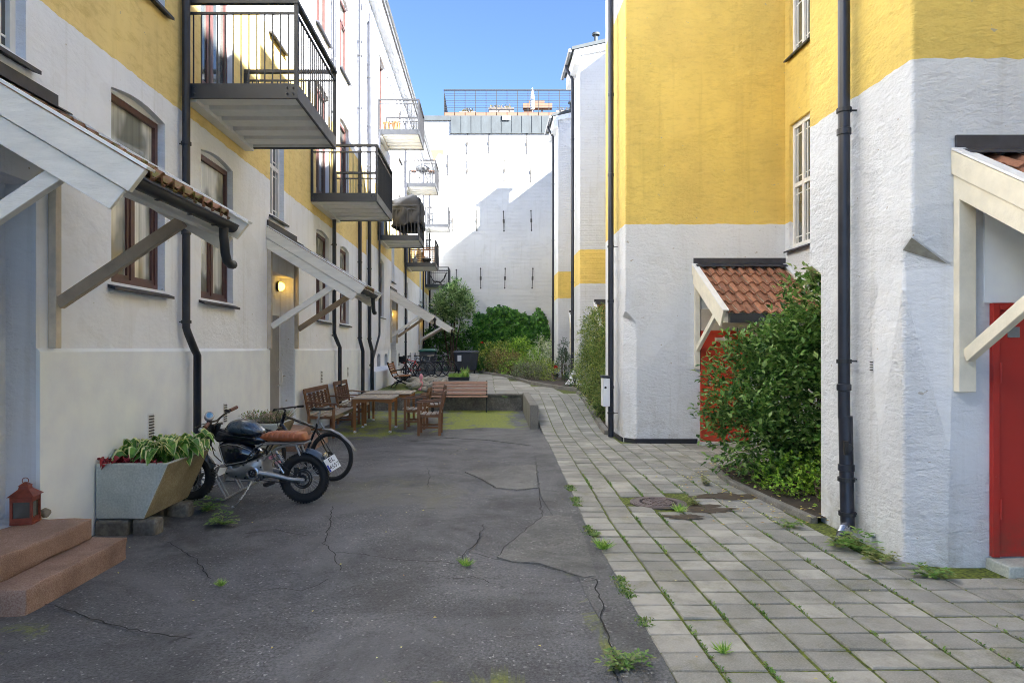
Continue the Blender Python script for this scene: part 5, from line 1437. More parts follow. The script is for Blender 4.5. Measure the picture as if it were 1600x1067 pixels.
# ================================================================ BICYCLES
def bicycle(name, label, loc, rz, frame, r=.30, group=None, basket=False, guard=True, tyre=.020, rimm=None, step=False, saddle=M['black'], lean=0):
    b = thing(name, label, 'bicycle', loc, rz, group); b.rotation_euler = (lean, 0, rz)
    ax = 0.98
    for x in (0, ax): wheel(b, (x,0,r), r, tyre, 28, hub=.018, spm=M['steel'], rimm=rimm or M['black'], dished=.025, rim_w=.009, disc=.06)
    bb = (.40,0,r-.03); sj = (.22,0,.66); hd = (.70,0,.80); hl_ = (.735,0,.69)
    q = MB()
    if step: q.tube([hl_, (.5,0,.42), bb], .018, 10); q.tube([(.715,0,.74),(.48,0,.50),(.29,0,.50)], .014, 8)
    else: q.tube([sj, hd], .017, 10); q.tube([hl_, bb], .022, 10)
    q.tube([bb, sj, (.205,0,.72)], .015, 10); q.tube([(.69,0,.83),(.745,0,.66)], .022, 10)
    for s in (-1, 1):
        q.tube([(0,s*.05,r),(.08,s*.045,r+.0),(.38,s*.02,r-.03)], .009, 6); q.tube([(0,s*.05,r),(.215,s*.012,.63)], .008, 6)
    q.build('frame', frame, b, smooth=True, local=True)
    q = MB()
    for s in (-1, 1): q.tube([(.76,s*.05,.62),(.86,s*.05,.47),(ax,s*.05,r)], [.016,.015,.010], 8)
    q.tube([(.76,-.055,.62),(.76,.055,.62)], .014, 8); q.build('fork', M['iron'], b, smooth=True, local=True)
    q = MB(); q.tube([(.69,0,.83),(.68,0,.87),(.72,0,.89)], .013, 8); q.tube([(.62,-.30,.90),(.70,-.15,.895),(.72,0,.89),(.70,.15,.895),(.62,.30,.90)], .011, 8)
    q.tube([(.66,.21,.895),(.71,.24,.87)], .006, 6); q.tube([(.66,-.21,.895),(.71,-.24,.87)], .006, 6); q.tube([(.70,.1,.88),(.78,.06,.8),(.77,.03,.66)], .004, 6)
    hb_ = q.build('handlebar', M['black'], b, smooth=True, local=True)
    q = MB()
    for s in (-1, 1): q.tube([(.655,s*.23,.898),(.62,s*.31,.90)], .016, 8)
    q.build('grip', M['rubber'], hb_, smooth=True, local=True)
    q = MB(); rings = []
    for i in range(11):
        t = i/10; x = .28-.27*t; w_ = .018+.055*max(0, (t-.35)/.65)**.8; z = .895+.012*t
        rings.append([(x, math.cos(2*math.pi*k/12)*w_, z+math.sin(2*math.pi*k/12)*.018) for k in range(12)])
    q.loft(rings); sd = q.build('saddle', saddle, b, smooth='all', local=True)
    q = MB(); q.tube([(.205,0,.70),(.16,0,.88)], .013, 8); q.build('seat_post', M['steel'], sd, smooth=True, local=True)
    q = MB(); q.ring((bb[0],.045,bb[2]),(0,1,0),.075,.006,24,5); q.bar((bb[0],.06,bb[2]),(bb[0]-.11,.06,bb[2]-.11),.018,.012); q.bar((bb[0],-.06,bb[2]),(bb[0]+.11,-.06,bb[2]+.11),.018,.012)
    q.cbox((bb[0]-.11,.10,bb[2]-.11),(.08,.07,.018)); q.cbox((bb[0]+.11,-.10,bb[2]+.11),(.08,.07,.018)); q.tube([(bb[0],.045,bb[2]+.075),(0,.045,r+.035)],.004,5); q.tube([(bb[0],.045,bb[2]-.075),(0,.045,r-.035)],.004,5); q.ring((0,.045,r),(0,1,0),.04,.008,18,5)
    q.build('crankset', M['iron'], b, local=True)
    if guard:
        q = MB(); P = [(.12,0,.66),(.0,0,.655),(-.14,0,.60),(-.27,0,.50),(-.345,0,.41)] if guard == 'high' else [(x_, 0, z_) for x_, z_ in [(math.cos(R(t))*(r+.03), r+math.sin(R(t))*(r+.03)) for t in (60,85,110,135,160,180)]]
        rings = []
        for (x, y, z) in P: rings.append([(x,-.028,z-.012),(x,-.014,z),(x,.014,z),(x,.028,z-.012),(x,.026,z-.018),(x,-.026,z-.018)])
        q.loft(rings)
        if guard == 'high': q.tube([(.16,0,.72),(.10,0,.66)], .012, 8)
        q.build('mudguard', M['galv'] if guard == 'high' else M['black'], b, smooth=True, local=True)
    if basket:
        q = MB()
        for (x0,x1,y0,y1) in ((.76,.765,-.15,.15),(1.02,1.025,-.17,.17),(.765,1.02,-.17,-.165),(.765,1.02,.165,.17)): q.box(x0,x1,y0,y1,.66,.88)
        q.box(.765,1.02,-.165,.165,.655,.66)
        q.build('basket', M['iron'], b, local=True)
    return b
bicycle('bicycle', 'dark blue mountain bike with pale rear mudguard parked behind the motorcycle', (-1.96, 8.56, 0), R(161), M['gloss'], .31, tyre=.026, guard='high')
GB = 'bicycles crowded in the rack on the terrace'
s_ = 1.08
for (x, y, rz, fm, l, kw) in ((-2.5, 27.9, 181, M['gloss'], 'black city bike with front basket and pale rims, frontmost in the rack row', dict(basket=True, rimm=M['galv'], step=True)),
        (-2.8, 28.7, 178, M['redp'], 'bright red framed bike right behind the basket bike', dict(guard=False)),
        (-2.3, 29.4, 184, M['gloss'], 'black bike with tan saddle behind the red framed one', dict(saddle=M['beigewood'])),
        (-2.05, 30.2, 179, M['bluegrey'], 'blue grey bike near the back of the row', dict(step=True, rimm=M['galv'])),
        (-1.75, 31.0, 183, M['iron'], 'dark bike at the far end of the row, nearest the waste container', dict())):
    o = bicycle('bicycle', l, (x, y, ZT), R(rz), fm, .33, GB, **kw); o.scale = (1.08, 1.08, 1.05)

# low steel bicycle stand
bs = MB(); T = .011
for x in (-3.28, -2.86): bs.tube([(x,7.42,.02),(x,8.5,.02)], T, 8)
for y in (7.42, 8.5): bs.tube([(-3.28,y,.02),(-2.86,y,.02)], T, 8)
for y in (7.50, 7.58, 7.95, 8.03, 8.38, 8.46): bs.tube([(-3.26,y,.02),(-3.16,y,.27),(-3.13,y,.29),(-3.04,y,.29),(-3.01,y,.27),(-2.87,y,.02)], T, 8)
tag(bs.build('bicycle_stand', M['galv'], smooth=True), 'low galvanised bicycle stand on the asphalt under the motorcycle', 'bicycle stand')

# ================================================================ PLANTERS
def trough(label, y0, y1, mat_end):
    r_ = thing('concrete_planter', label, 'planter', (-3.2, (y0+y1)/2, 0))
    m = MB(); zt_, zb_ = .63, .135; x0 = -3.505; xt, xb = -2.85, -3.07; th = .055
    def P(x, y, z): return (x, y, z)
    ob = [P(x0,y0,zb_),P(xb,y0,zb_),P(xb,y1,zb_),P(x0,y1,zb_)]; ot = [P(x0,y0,zt_),P(xt,y0,zt_),P(xt,y1,zt_),P(x0,y1,zt_)]
    it = [P(x0+th,y0+th,zt_),P(xt-th,y0+th,zt_),P(xt-th,y1-th,zt_),P(x0+th,y1-th,zt_)]; ib_ = [(p[0]-(.03 if i in (1,2) else 0), p[1], zt_-.09) for i, p in enumerate(it)]
    m.add(ob+ot+it+ib_, [(3,2,1,0)]+[(0,1,5,4),(1,2,6,5),(2,3,7,6),(3,0,4,7)]+[(4+i,4+(i+1)%4,8+(i+1)%4,8+i) for i in range(4)]+[(8+i,8+(i+1)%4,12+(i+1)%4,12+i) for i in range(4)]+[(12,13,14,15)])
    m.m[2] = 1
    body = m.build('trough', [mat_end, M['conc_dirty']], r_, bevel=.012)
    s2 = MB(); s2.add([(x0+th+.002,y0+th+.002,zt_-.04),(xt-th-.012,y0+th+.002,zt_-.04),(xt-th-.012,y1-th-.002,zt_-.04),(x0+th+.002,y1-th-.002,zt_-.04)], [(0,1,2,3)]); s2.build('soil', M['soil'], body)
    for (a, b_) in ((y0-.02, y0+.16), (y1-.26, y1-.10)):
        q = MB(); q.cbox((-3.36,(a+b_)/2,.045),(.30,b_-a,.17),.03); q.cbox((-3.07,(a+b_)/2+.005,.05),(.22,b_-a-.02,.165),-.06); 
        q.build('block', M['stone'], r_, bevel=.03, bseg=3)
    return r_
p1_ = trough('sloping sided concrete planter full of variegated hostas next to the doorstep', 6.1, 7.0, M['concrete'])
p2_ = trough('sloping sided concrete planter of heather and succulents behind the bicycle', 9.35, 10.15, M['concrete'])

def hosta_leaf(m, base, yaw, L, W, lift, droop, tw=0):
    n = 6; cols = (-1, -.74, 0, .74, 1); d = V((math.cos(yaw), math.sin(yaw), 0)); sd = V((-d.y, d.x, 0))
    g = []; 
    for i in range(n+1):
        t = i/n; stem = .35
        along = L*(t); h = lift*math.sin(min(1, t*1.15)*math.pi*.62)-droop*t*t*t
        if t < stem: w = .012
        else:
            s = (t-stem)/(1-stem); w = W*(math.sin(math.pi*min(1, s**.72))**.75 if 0 < s < 1 else 0)+.002
        for c in cols:
            g.append(base+d*along*.85+V((0,0,h))+sd*(c*w*.5)+V((0,0,1))*(abs(c)*w*.28+tw*c*w))
    k = len(cols)
    for i in range(n):
        for c in range(k-1):
            s = 1 if c in (0, k-2) and i >= 2 else 0
            m.cur = s
            a = g[i*k+c]; 
            m.add([g[i*k+c], g[i*k+c+1], g[(i+1)*k+c+1], g[(i+1)*k+c]], [(0,1,2,3)])
    m.cur = 0
random.seed(11)
h = MB()
for (cx, cy, nn_) in ((-3.25,6.42,24),(-3.02,6.36,22),(-3.20,6.62,22),(-2.97,6.62,24),(-3.22,6.84,20),(-2.97,6.86,22),(-3.38,6.6,14),(-3.05,6.5,18)):
    for k in range(nn_):
        yaw = uni(0, 6.28); L = uni(.18,.31); lf = uni(.10,.22)
        hosta_leaf(h, V((cx+uni(-.05,.05), cy+uni(-.05,.05), .58)), yaw, L, uni(.11,.155), lf, uni(.02,.14), uni(-.15,.15))
hp = h.build('hosta', [M['lf_hosta'], M['lf_hostaedge']], None, smooth=True)
tag(hp, 'green hostas with cream edged leaves spilling over the near planter', 'plant')
h = MB()
for k in range(42):
    b_ = V((uni(-3.46,-3.0), uni(6.14,6.28), .60)); hosta_leaf(h, b_, uni(0,6.28), uni(.08,.15), uni(.05,.09), uni(.03,.09), uni(.02,.13))
tag(h.build('red_plant', M['lf_red'], smooth=True), 'dark red leafed plant at the near end of the hosta planter', 'plant')
h = MB()
for (cx, cy, n_, L) in ((-3.0,10.0,130,.26),(-3.15,9.85,80,.22)):
    for k in range(n_):
        d = V((uni(-1,1), uni(-1,1), uni(.5,1.3))).normalized(); h.leaf(V((cx+uni(-.05,.05),cy+uni(-.05,.05),.60)), d, V((uni(-1,1),uni(-1,1),0)), uni(.7,1)*L, .012, 0)
tag(h.build('heather', M['lf_heather'], smooth=False), 'spiky heather clump at the far end of the rear planter', 'plant')
h = MB()
for k in range(420):
    c_ = V((uni(-3.42,-2.95), uni(9.4,9.95), .62+uni(0,.14))); h.leaf(c_, V((uni(-1,1),uni(-1,1),uni(-.1,1))), V((0,0,1)), uni(.03,.06), uni(.015,.03))
tag(h.build('succulent_plant', M['lf_heather']), 'pinkish succulents filling the rear planter', 'plant')

# lantern on the doorstep
ln = thing('lantern', 'rust red metal candle lantern standing on the upper doorstep', 'lantern', (-3.52, 5.20, .331), R(12))
q = MB(); w2 = .068
q.cbox((0,0,.01),(.155,.155,.02)); q.cbox((0,0,.205),(.155,.155,.015))
for sx in (-1,1):
    for sy in (-1,1): q.cbox((sx*w2,sy*w2,.105),(.018,.018,.19))
for s in (-1,1):
    q.cbox((0,s*w2,.035),(.12,.012,.03)); q.cbox((0,s*w2,.185),(.12,.012,.03)); q.cbox((s*w2,0,.035),(.012,.12,.03)); q.cbox((s*w2,0,.185),(.012,.12,.03))
q.build('body', M['copper'], ln, bevel=.002, local=True)
q = MB(); q.loft([[(-.092,-.092,.212),(.092,-.092,.212),(.092,.092,.212),(-.092,.092,.212)],[(-.036,-.036,.262),(.036,-.036,.262),(.036,.036,.262),(-.036,.036,.262)],[(-.032,-.032,.285),(.032,-.032,.285),(.032,.032,.285),(-.032,.032,.285)],[(-.038,-.038,.287),(.038,-.038,.287),(.038,.038,.287),(-.038,.038,.287)],[(-.006,-.006,.312),(.006,-.006,.312),(.006,.006,.312),(-.006,.006,.312)]])
rf = q.build('roof', M['copper'], ln, local=True)
q = MB(); q.ring((0,0,.322),(0,1,0),.022,.003,18,6); q.build('ring_handle', M['copper'], rf, smooth=True, local=True)
q = MB()
for s in (-1,1): q.box(-.058,.058,s*.062-.001,s*.062+.001,.05,.17); q.box(s*.062-.001,s*.062+.001,-.058,.058,.05,.17)
q.build('glass_pane', M['glass'], ln, local=True)
q = MB(); q.lathe((0,0,.02),[(.03,0),(.03,.075),(.0001,.078)],14); q.build('candle', M['candle'], ln, smooth=True, local=True)
q = MB(); bm_ = bmesh.new(); bmesh.ops.create_icosphere(bm_, subdivisions=2, radius=1); bm_.verts.index_update()
ICO = ([v.co.copy() for v in bm_.verts], [tuple(v.index for v in f.verts) for f in bm_.faces]); bm_.free()
def rock(m, c, sz, seed=0):
    c = V(c); m.add([c+V((v.x*sz[0], v.y*sz[1], v.z*sz[2]))*(1+.25*noise.noise(v*1.3+V((seed*3.1,seed,0)))) for v in ICO[0]], ICO[1])
rock(q, (-3.49,5.385,.365), (.045,.03,.04), 2); tag(q.build('stone', M['pebble'], smooth='all'), 'small pale stone on the doorstep against the wall', 'stone')

# ================================================================ TERRACE THINGS
random.seed(5)
protos = []
for k in range(4):
    q = MB(); rock(q, (0,0,0), (.12,.10,.09), k*7+1); o = q.build('stone', M['pebble'], smooth='all', local=True); tag(o, 'rounded pale garden stone in the heap beside the iron bench', 'stone', 'stones heaped on the terrace edge'); protos.append(o)
used = 0
for i in range(46):
    o = protos[i] if i < 4 else protos[i % 4].copy()
    if i >= 4: C.objects.link(o)
    t = i/46; x = uni(-2.4,-1.42); y = uni(19.3,23.0)
    o.location = (x, y, ZT+uni(.05,.22)); s0 = uni(.9,1.7); o.scale = (s0,s0*uni(.8,1.2),s0*uni(.7,1)); o.rotation_euler = (uni(-.4,.4),uni(-.4,.4),uni(0,6))
pk = MB(); px_, py_ = -1.97, 20.2
pk.lathe((px_,py_,ZT), [(r_*.85,h_*.82) for r_,h_ in ((.10,0),(.105,.05),(.06,.08),(.035,.12),(.05,.20),(.065,.28),(.035,.34),(.03,.37),(.055,.42),(.07,.49),(.055,.56),(.02,.60))], 16)
tag(pk.build('garden_ornament', M['pink'], smooth=True), 'slim pink garden ornament standing before the pale stones', 'garden ornament')
gt = thing('grass_tray', 'low black tray of bright green grass on the terrace paving', 'plant tray', (-1.12,26.6,ZT))
q = MB(); q.box(-1.52,-.72,26.35,26.95,ZT,ZT+.13); q.box(-1.54,-.70,26.33,26.97,ZT+.11,ZT+.14); q.build('tray', M['black'], gt, bevel=.01)
q = MB(); random.seed(2)
for k in range(1500):
    p = V((uni(-1.5,-.74),uni(26.37,26.93),ZT+.13)); q.leaf(p, V((uni(-.4,.4),uni(-.4,.4),1)), V((uni(-1,1),uni(-1,1),0)), uni(.06,.20), .012, 0)
for k in range(26):
    p = V((-.88+uni(-.06,.06),26.6,ZT+.13)); q.leaf(p, V((uni(-.5,.5),uni(-.3,.3),1)), V((0,1,0)), uni(.3,.5), .02, 0)
q.build('grass', M['lf_grass'], gt)
# waste container
wb = thing('waste_container', 'large dark grey four wheeled waste container with a white label', 'waste container', (-1.08,34.8,ZT))
q = MB(); q.loft([[(-1.58,34.42,ZT+.16),(-.58,34.42,ZT+.16),(-.58,35.15,ZT+.16),(-1.58,35.15,ZT+.16)],[(-1.70,34.32,ZT+1.02),(-.46,34.32,ZT+1.02),(-.46,35.25,ZT+1.02),(-1.70,35.25,ZT+1.02)]])
for x in (-1.3,-.86): q.bar((x,34.36,ZT+.18),(x,34.27,ZT+1.0),.03,.03)
bd = q.build('body', M['bin'], wb, bevel=.02)
q = MB(); q.box(-1.74,-.42,34.26,35.30,ZT+1.03,ZT+1.08); q.loft([[(-1.72,34.28,ZT+1.08),(-.44,34.28,ZT+1.08),(-.44,35.28,ZT+1.08),(-1.72,35.28,ZT+1.08)],[(-1.66,34.36,ZT+1.16),(-.5,34.36,ZT+1.16),(-.5,35.2,ZT+1.16),(-1.66,35.2,ZT+1.16)]]); q.build('lid', M['bin'], wb, bevel=.01)
q = MB(); q.prism([(-1.52,34.335,ZT+.62),(-1.32,34.335,ZT+.62),(-1.32,34.300,ZT+.92),(-1.52,34.300,ZT+.92)], (0,-.004,0)); q.build('sticker', M['whitep'], bd, fix=True)
for (x, y) in ((-1.48,34.5),(-.68,34.5),(-1.48,35.05),(-.68,35.05)):
    q = MB(); q.lathe((x-.02,y,ZT+.085), [(.05,0),(.085,0),(.085,.045),(.05,.045)], 14, axis=(1,0,0)); q.bar((x+.02,y,ZT+.09),(x+.02,y,ZT+.17),.05,.03); q.build('wheel', M['rubber'], wb)
gb = thing('wheelie_bin', 'green lidded bin mostly hidden behind the parked bicycles', 'bin', (-2.9,33.2,ZT))
q = MB(); q.loft([[(-3.25,33.0,ZT),(-2.55,33.0,ZT),(-2.55,33.5,ZT),(-3.25,33.5,ZT)],[(-3.3,32.95,ZT+1.1),(-2.5,32.95,ZT+1.1),(-2.5,33.55,ZT+1.1),(-3.3,33.55,ZT+1.1)]]); q.build('body', M['bin'], gb, bevel=.02)
q = MB(); q.box(-3.34,-2.46,32.9,33.6,ZT+1.1,ZT+1.17); q.loft([[(-3.32,32.92,ZT+1.17),(-2.48,32.92,ZT+1.17),(-2.48,33.58,ZT+1.17),(-3.32,33.58,ZT+1.17)],[(-3.2,33.1,ZT+1.25),(-2.6,33.1,ZT+1.25),(-2.6,33.5,ZT+1.25),(-3.2,33.5,ZT+1.25)]]); q.build('lid', M['greenp'], gb, bevel=.02)

# things on the balconies
def pot(x, y, z, r, h_, mat, label):
    t_ = thing('plant_pot', label, 'plant pot', (x,y,z)); q = MB(); q.lathe((x,y,z), [(r*.75,0),(r,h_),(r*1.06,h_),(r*1.06,h_-.03),(r*.9,h_-.02),(.0001,h_-.03)], 16); q.build('pot', mat, t_)
    return t_
M['terracotta'] = simple('terracotta_pot', (.55,.26,.09), .75)
pot(-3.28, 22.25, 8.745, .13, .28, M['terracotta'], 'smaller orange pot at the house end of the topmost far balcony')
pot(-2.98, 22.22, 8.745, .15, .26, M['terracotta'], 'wider orange pot standing second from the wall on the topmost far balcony')
gc = MB(); X0,X1,Y0,Y1,Z0,Z1 = -3.10,-2.17,22.02,23.45,5.62,6.74
nx, nz = 40, 14; rings = []
for k in range(nz+1):
    t = k/nz; z = Z0+(Z1-Z0)*t; ring_ = []
    f = 1.0 if t < .78 else 1-(t-.78)/.22*.75
    for i in range(nx):
        a_ = 2*math.pi*i/nx; c_, s2_ = math.cos(a_), math.sin(a_)
        sq = 1/max(abs(c_), abs(s2_)); rr = 1+.07*math.sin(a_*7+t*5+math.sin(t*9)*2)*(1-t)+.04*noise.noise((c_*3, s2_*3, t*4))
        zz = z+(.05*c_ if t > .7 else 0)
        if k == 0: zz += .22*max(0, math.sin(a_*2.5+1))
        ring_.append(((X0+X1)/2+c_*sq*(X1-X0)/2*f*rr, (Y0+Y1)/2+s2_*sq*(Y1-Y0)/2*f*rr, zz))
    rings.append(ring_)
gc.loft(rings); tag(gc.build('fabric_cover', M['fabric'], smooth='all'), 'wrinkled black fabric cover draped over furniture on a balcony', 'furniture cover')
kg = thing('kettle_grill', 'round grey kettle grill standing on the upper middle balcony', 'grill', (-2.82,29.5,8.745))
q = MB(); q.lathe((-2.82,29.5,8.745+.52), [(.08,0),(.22,.06),(.29,.16),(.30,.20),(.29,.24),(.2,.34),(.05,.38)], 20); q.build('bowl', M['galv'], kg, smooth=True)
for k in range(3):
    a_ = k*2.1+.4; q = MB(); q.bar((-2.82+math.cos(a_)*.12,29.5+math.sin(a_)*.12,8.745+.56),(-2.82+math.cos(a_)*.26,29.5+math.sin(a_)*.26,8.745),.025,.025); q.build('leg', M['iron'], kg)
q = MB(); q.box(-3.3,-3.08,29.35,29.65,9.30,9.33); q.box(-2.56,-2.3,29.35,29.65,9.30,9.33); q.build('side_shelf', M['teakdark'], kg)
q = MB()
for k in range(7): q.box(-3.3,-2.25,29.2,29.22,5.42+k*.09,5.47+k*.09)
for x in (-3.25,-2.75,-2.3): q.box(x-.02,x+.02,29.225,29.25,5.36,6.05)
tag(q.build('slatted_screen', M['teak']), 'orange slatted wooden screen on the lower middle balcony', 'screen')
q = MB(); q.lathe((-3.1,29.14,5.36), [(.1,0),(.12,.16),(.05,.2),(.03,.3),(.0001,.31)], 12); tag(q.build('balcony_lantern', M['galv']), 'small grey lantern before the orange slatted balcony screen', 'lantern')
q = MB(); q.lathe((-2.6,29.13,5.36), [(.12,0),(.2,.1),(.2,.16),(.1,.2),(.0001,.22)], 12); tag(q.build('cooking_pot', M['black']), 'squat black pot before the orange slatted balcony screen', 'pot')
M['zig'] = None
m_, nt_, b_ = newmat('zigzag_cloth'); wv = N(nt_, 'ShaderNodeTexWave', wave_type='BANDS', bands_direction='X'); setin(wv, Scale=2.4, Distortion=3.0); wv.inputs['Detail Scale'].default_value = 3
nt_.links.new(posmap(nt_, (1,1,1)), wv.inputs['Vector']); nt_.links.new(ramp(nt_, wv.outputs['Fac'], [(.45,(.08,.16,.19)),(.55,(.7,.72,.70))]), b_.inputs['Base Color']); M['zig'] = m_
q = MB(); q.box(-3.04,-2.36,38.555,38.575,8.82,9.58); tag(q.build('patterned_cloth', M['zig']), 'teal and white zigzag cloth hung on the farthest upper balcony rail', 'cloth')
q = MB()
for y in (38.9,39.3): q.tube([(-3.3,y,5.9),(-3.1,y,5.55),(-2.7,y,5.48),(-2.5,y,5.7),(-2.35,y,6.05)], .02, 8); q.tube([(-3.2,y,5.36),(-2.9,y,5.55),(-2.6,y,5.36)], .015, 8)
for k in range(8): q.bar((-3.1+k*.09,38.9,5.54),(-3.1+k*.09,39.3,5.54),.05,.012)
tag(q.build('garden_chair', M['iron']), 'curved black metal chair on the farthest lower balcony', 'chair')
q = MB()
for z in (9.0,9.35,9.7): q.box(-3.45,-3.12,38.75,39.05,z,z+.03)
for x in (-3.45,-3.15):
    for y in (38.75,39.02): q.box(x,x+.03,y,y+.03,8.75,9.75)
tag(q.build('shelf_rack', M['galv']), 'small metal rack beside the zigzag cloth on the far balcony', 'rack')

# ================================================================ VEGETATION
def twigs(mb, blobs, n, k, L, W, tl=.16, up=.35, gap=-.18, gs=2.0, shell=.5, droop=0, off=0, zmin=None):
    vol = [b[3]*b[4]*b[5] for b in blobs]; tot = sum(vol)
    for _ in range(n):
        r_ = rnd()*tot; i = 0
        while r_ > vol[i] and i < len(blobs)-1: r_ -= vol[i]; i += 1
        cx, cy, cz, rx, ry, rz = blobs[i]
        d = V((random.gauss(0,1), random.gauss(0,1), random.gauss(0,1))).normalized(); rr = shell+(1-shell)*rnd()**.6
        rr *= 1+.22*noise.noise(d*2.2+V((cx, cy, off)))
        p = V((cx+d.x*rx*rr, cy+d.y*ry*rr, cz+d.z*rz*rr))
        if zmin is not None and p.z < zmin: continue
        if noise.noise(p*gs+V((off,0,0))) < gap: continue
        td = (d+V((uni(-.7,.7),uni(-.7,.7),uni(-.4,.7)+up))).normalized()
        for j_ in range(k):
            t = j_/k; q = p+td*tl*t+V((0,0,-droop*t*t))
            ld = (td*.6+V((uni(-1,1),uni(-1,1),uni(-.7,.5)))).normalized()
            s = uni(.65,1.15); mb.leaf(q, ld, V((uni(-.5,.5),uni(-.5,.5),1)), L*s, W*s, uni(.05,.3))
def stems(mb, base, tips, r=.02):
    for t in tips:
        b = V(base)+V((uni(-.12,.12),uni(-.12,.12),0)); t = V(t); m1 = b.lerp(t,.45)+V((uni(-.1,.1),uni(-.1,.1),.1))
        mb.tube([b, m1, t], [r, r*.7, r*.3], 6)
def shrub(name, label, cat, mat, blobs, n, k, L, W, base=None, group=None, **kw):
    t_ = thing(name, label, cat, (blobs[0][0], blobs[0][1], (base or (0,0,0))[2]), 0, group)
    m = MB(); twigs(m, blobs, n, k, L, W, **kw); m.build('foliage', mat, t_)
    if base is not None:
        s = MB(); stems(s, base, [(b[0]+uni(-.5,.5)*b[3], b[1]+uni(-.5,.5)*b[4], b[2]+uni(0,.6)*b[5]) for b in blobs for _ in range(3)], kw.get('sr', .018)); s.build('stems', M['twig'], t_)
    return t_
random.seed(21)
shrub('leafy_bush', 'big loose leafy green bush half covering the bright red door', 'bush', M['lf_bush'],
      [(3.90,8.45,1.0,1.0,.95,.98),(4.05,8.05,1.95,.55,.55,.62),(3.38,8.75,1.12,.58,.45,.62),(3.35,8.5,.5,.52,.60,.46),(3.75,8.2,1.6,.5,.5,.45),(4.5,8.0,1.0,.7,.8,.9)], 5600, 6, .098, .052, base=(3.95,8.5,.05), tl=.26, gap=-.15, gs=2.6, shell=.3, zmin=.08)
shrub('groundcover_plant', 'low yellow green groundcover in the bed below the big bush', 'plant', M['lf_low'],
      [(3.55,7.15,.14,.42,.50,.22),(3.42,7.75,.16,.35,.45,.26),(3.9,7.5,.3,.4,.5,.3)], 750, 6, .05, .035, base=(3.6,7.3,.05), tl=.09, zmin=.05, shell=.4)
shrub('maple_sapling', 'pale leaved sapling tip poking out above the big bush', 'sapling', M['lf_maple'],
      [(4.02,8.1,2.42,.18,.15,.20)], 60, 4, .11, .09, base=(4.05,8.2,.3), tl=.10, shell=.1)
for i, (x, y, h_, l) in enumerate(((2.84,14.7,1.35,'feathery cedar shrub lowest and nearest behind the litter bin'),(2.86,16.1,1.95,'feathery cedar shrub second along the ramp kerb'),(2.92,17.6,2.25,'feathery cedar shrub third along the ramp kerb'),(3.00,19.2,2.35,'feathery cedar shrub at the top of the ramp before the white tower'))):
    zg = zramp(y); B = [(x,y,zg+h_*.30,.50,.75,h_*.34),(x+.05,y,zg+h_*.68,.42,.62,h_*.34)]
    shrub('cedar_shrub', l, 'shrub', M['lf_cedar'], B, 1500, 9, .08, .026, base=(x,y,zg), group='cedar hedge beside the ramp', tl=.24, droop=.12, up=.1, gap=-.22, zmin=zg+.02)
shrub('thuja', 'small dark upright evergreen between the two far white towers', 'shrub', M['lf_dark'], [(2.98,26.6,1.05,.32,.4,.62),(3.0,26.6,1.6,.22,.3,.4)], 420, 7, .07, .03, base=(2.98,26.6,ZT), tl=.14)
shrub('small_shrub', 'low leafy shrub at the foot of the second white tower', 'shrub', M['lf_dark'], [(2.72,21.9,.68,.28,.4,.25)], 160, 6, .06, .035, base=(2.75,22,ZT), tl=.12)
# ivy on the end wall
iv = MB(); n = 0
def ivytop(x):
    if x < -.85: return 0
    if x < .0: return 3.9+.2*noise.noise((x*6,0,0))
    return (4.05+.28*math.sin((x+.2)*1.6)+.22*noise.noise((x*5,0,0))+.22*noise.noise((x*13,3,0))) if x < 3.0 else 4.25-(x-3.0)**2*2.2
random.seed(9)
for k in range(11500):
    x = uni(-1.05,3.75); zt_ = ivytop(x)
    z = uni(.5, max(.6, zt_)); p = V((x, 41.98-(.06+.30*max(0, .5+noise.noise((x*4.2,z*4.2,0))))*uni(.4,1.2), z))
    if noise.noise((x*2.1,z*2.1,4)) < -.42 and rnd() < .6: continue
    iv.leaf(p, V((uni(-.6,.6), -uni(.1,.7), -uni(.2,1))).normalized(), V((0,-1,.3)), uni(.12,.22), uni(.10,.17), .25)
it = thing('ivy', 'dense dark green ivy climbing the lower part of the white end wall', 'climbing plant', (1.4,41.9,ZT)); iv.build('foliage', M['lf_ivy'], it)
q = MB()
for k in range(9): q.tube([(-.6+k*.5,41.93,.4),(-.5+k*.5+uni(-.2,.2),41.93,2),(-.6+k*.5+uni(-.3,.3),41.93,3.3)], .02, 5)
q.build('stems', M['twig'], it)
tr = thing('small_tree', 'small loose grey green tree at the corner beside the ivy', 'tree', (-1.9,37.2,ZT))
m = MB(); random.seed(31)
twigs(m, [(-1.95,37.2,4.15,.95,.8,.85),(-1.65,37.2,4.75,.45,.4,.6),(-2.5,37.1,3.9,.55,.5,.5),(-1.25,37.2,3.9,.55,.5,.5),(-1.9,37.2,3.1,.7,.6,.6)], 1400, 7, .18, .085, tl=.34, gap=-.14, gs=1.6, shell=.35)
m.build('crown', M['lf_tree'], tr)
s = MB(); stems(s, (-1.9,37.2,ZT), [(-1.95,37.2,4.6),(-2.5,37.1,4.0),(-1.3,37.2,4.1),(-1.7,37.2,5.0),(-2.1,37.3,3.9)], .05); s.build('trunk', M['twig'], tr)
random.seed(41)
shrub('dark_hedge', 'broad dark green hedge behind the waste container and bicycles', 'hedge', M['lf_ivy'], [(-2.6,38.6,1.5,1.4,.9,1.35),(-1.3,38.8,1.6,1.0,.9,1.35),(-3.0,37.6,2.0,.7,.6,.9)], 1500, 6, .17, .11, base=(-2.2,38.6,ZT), tl=.25, gap=-.35, shell=.5)
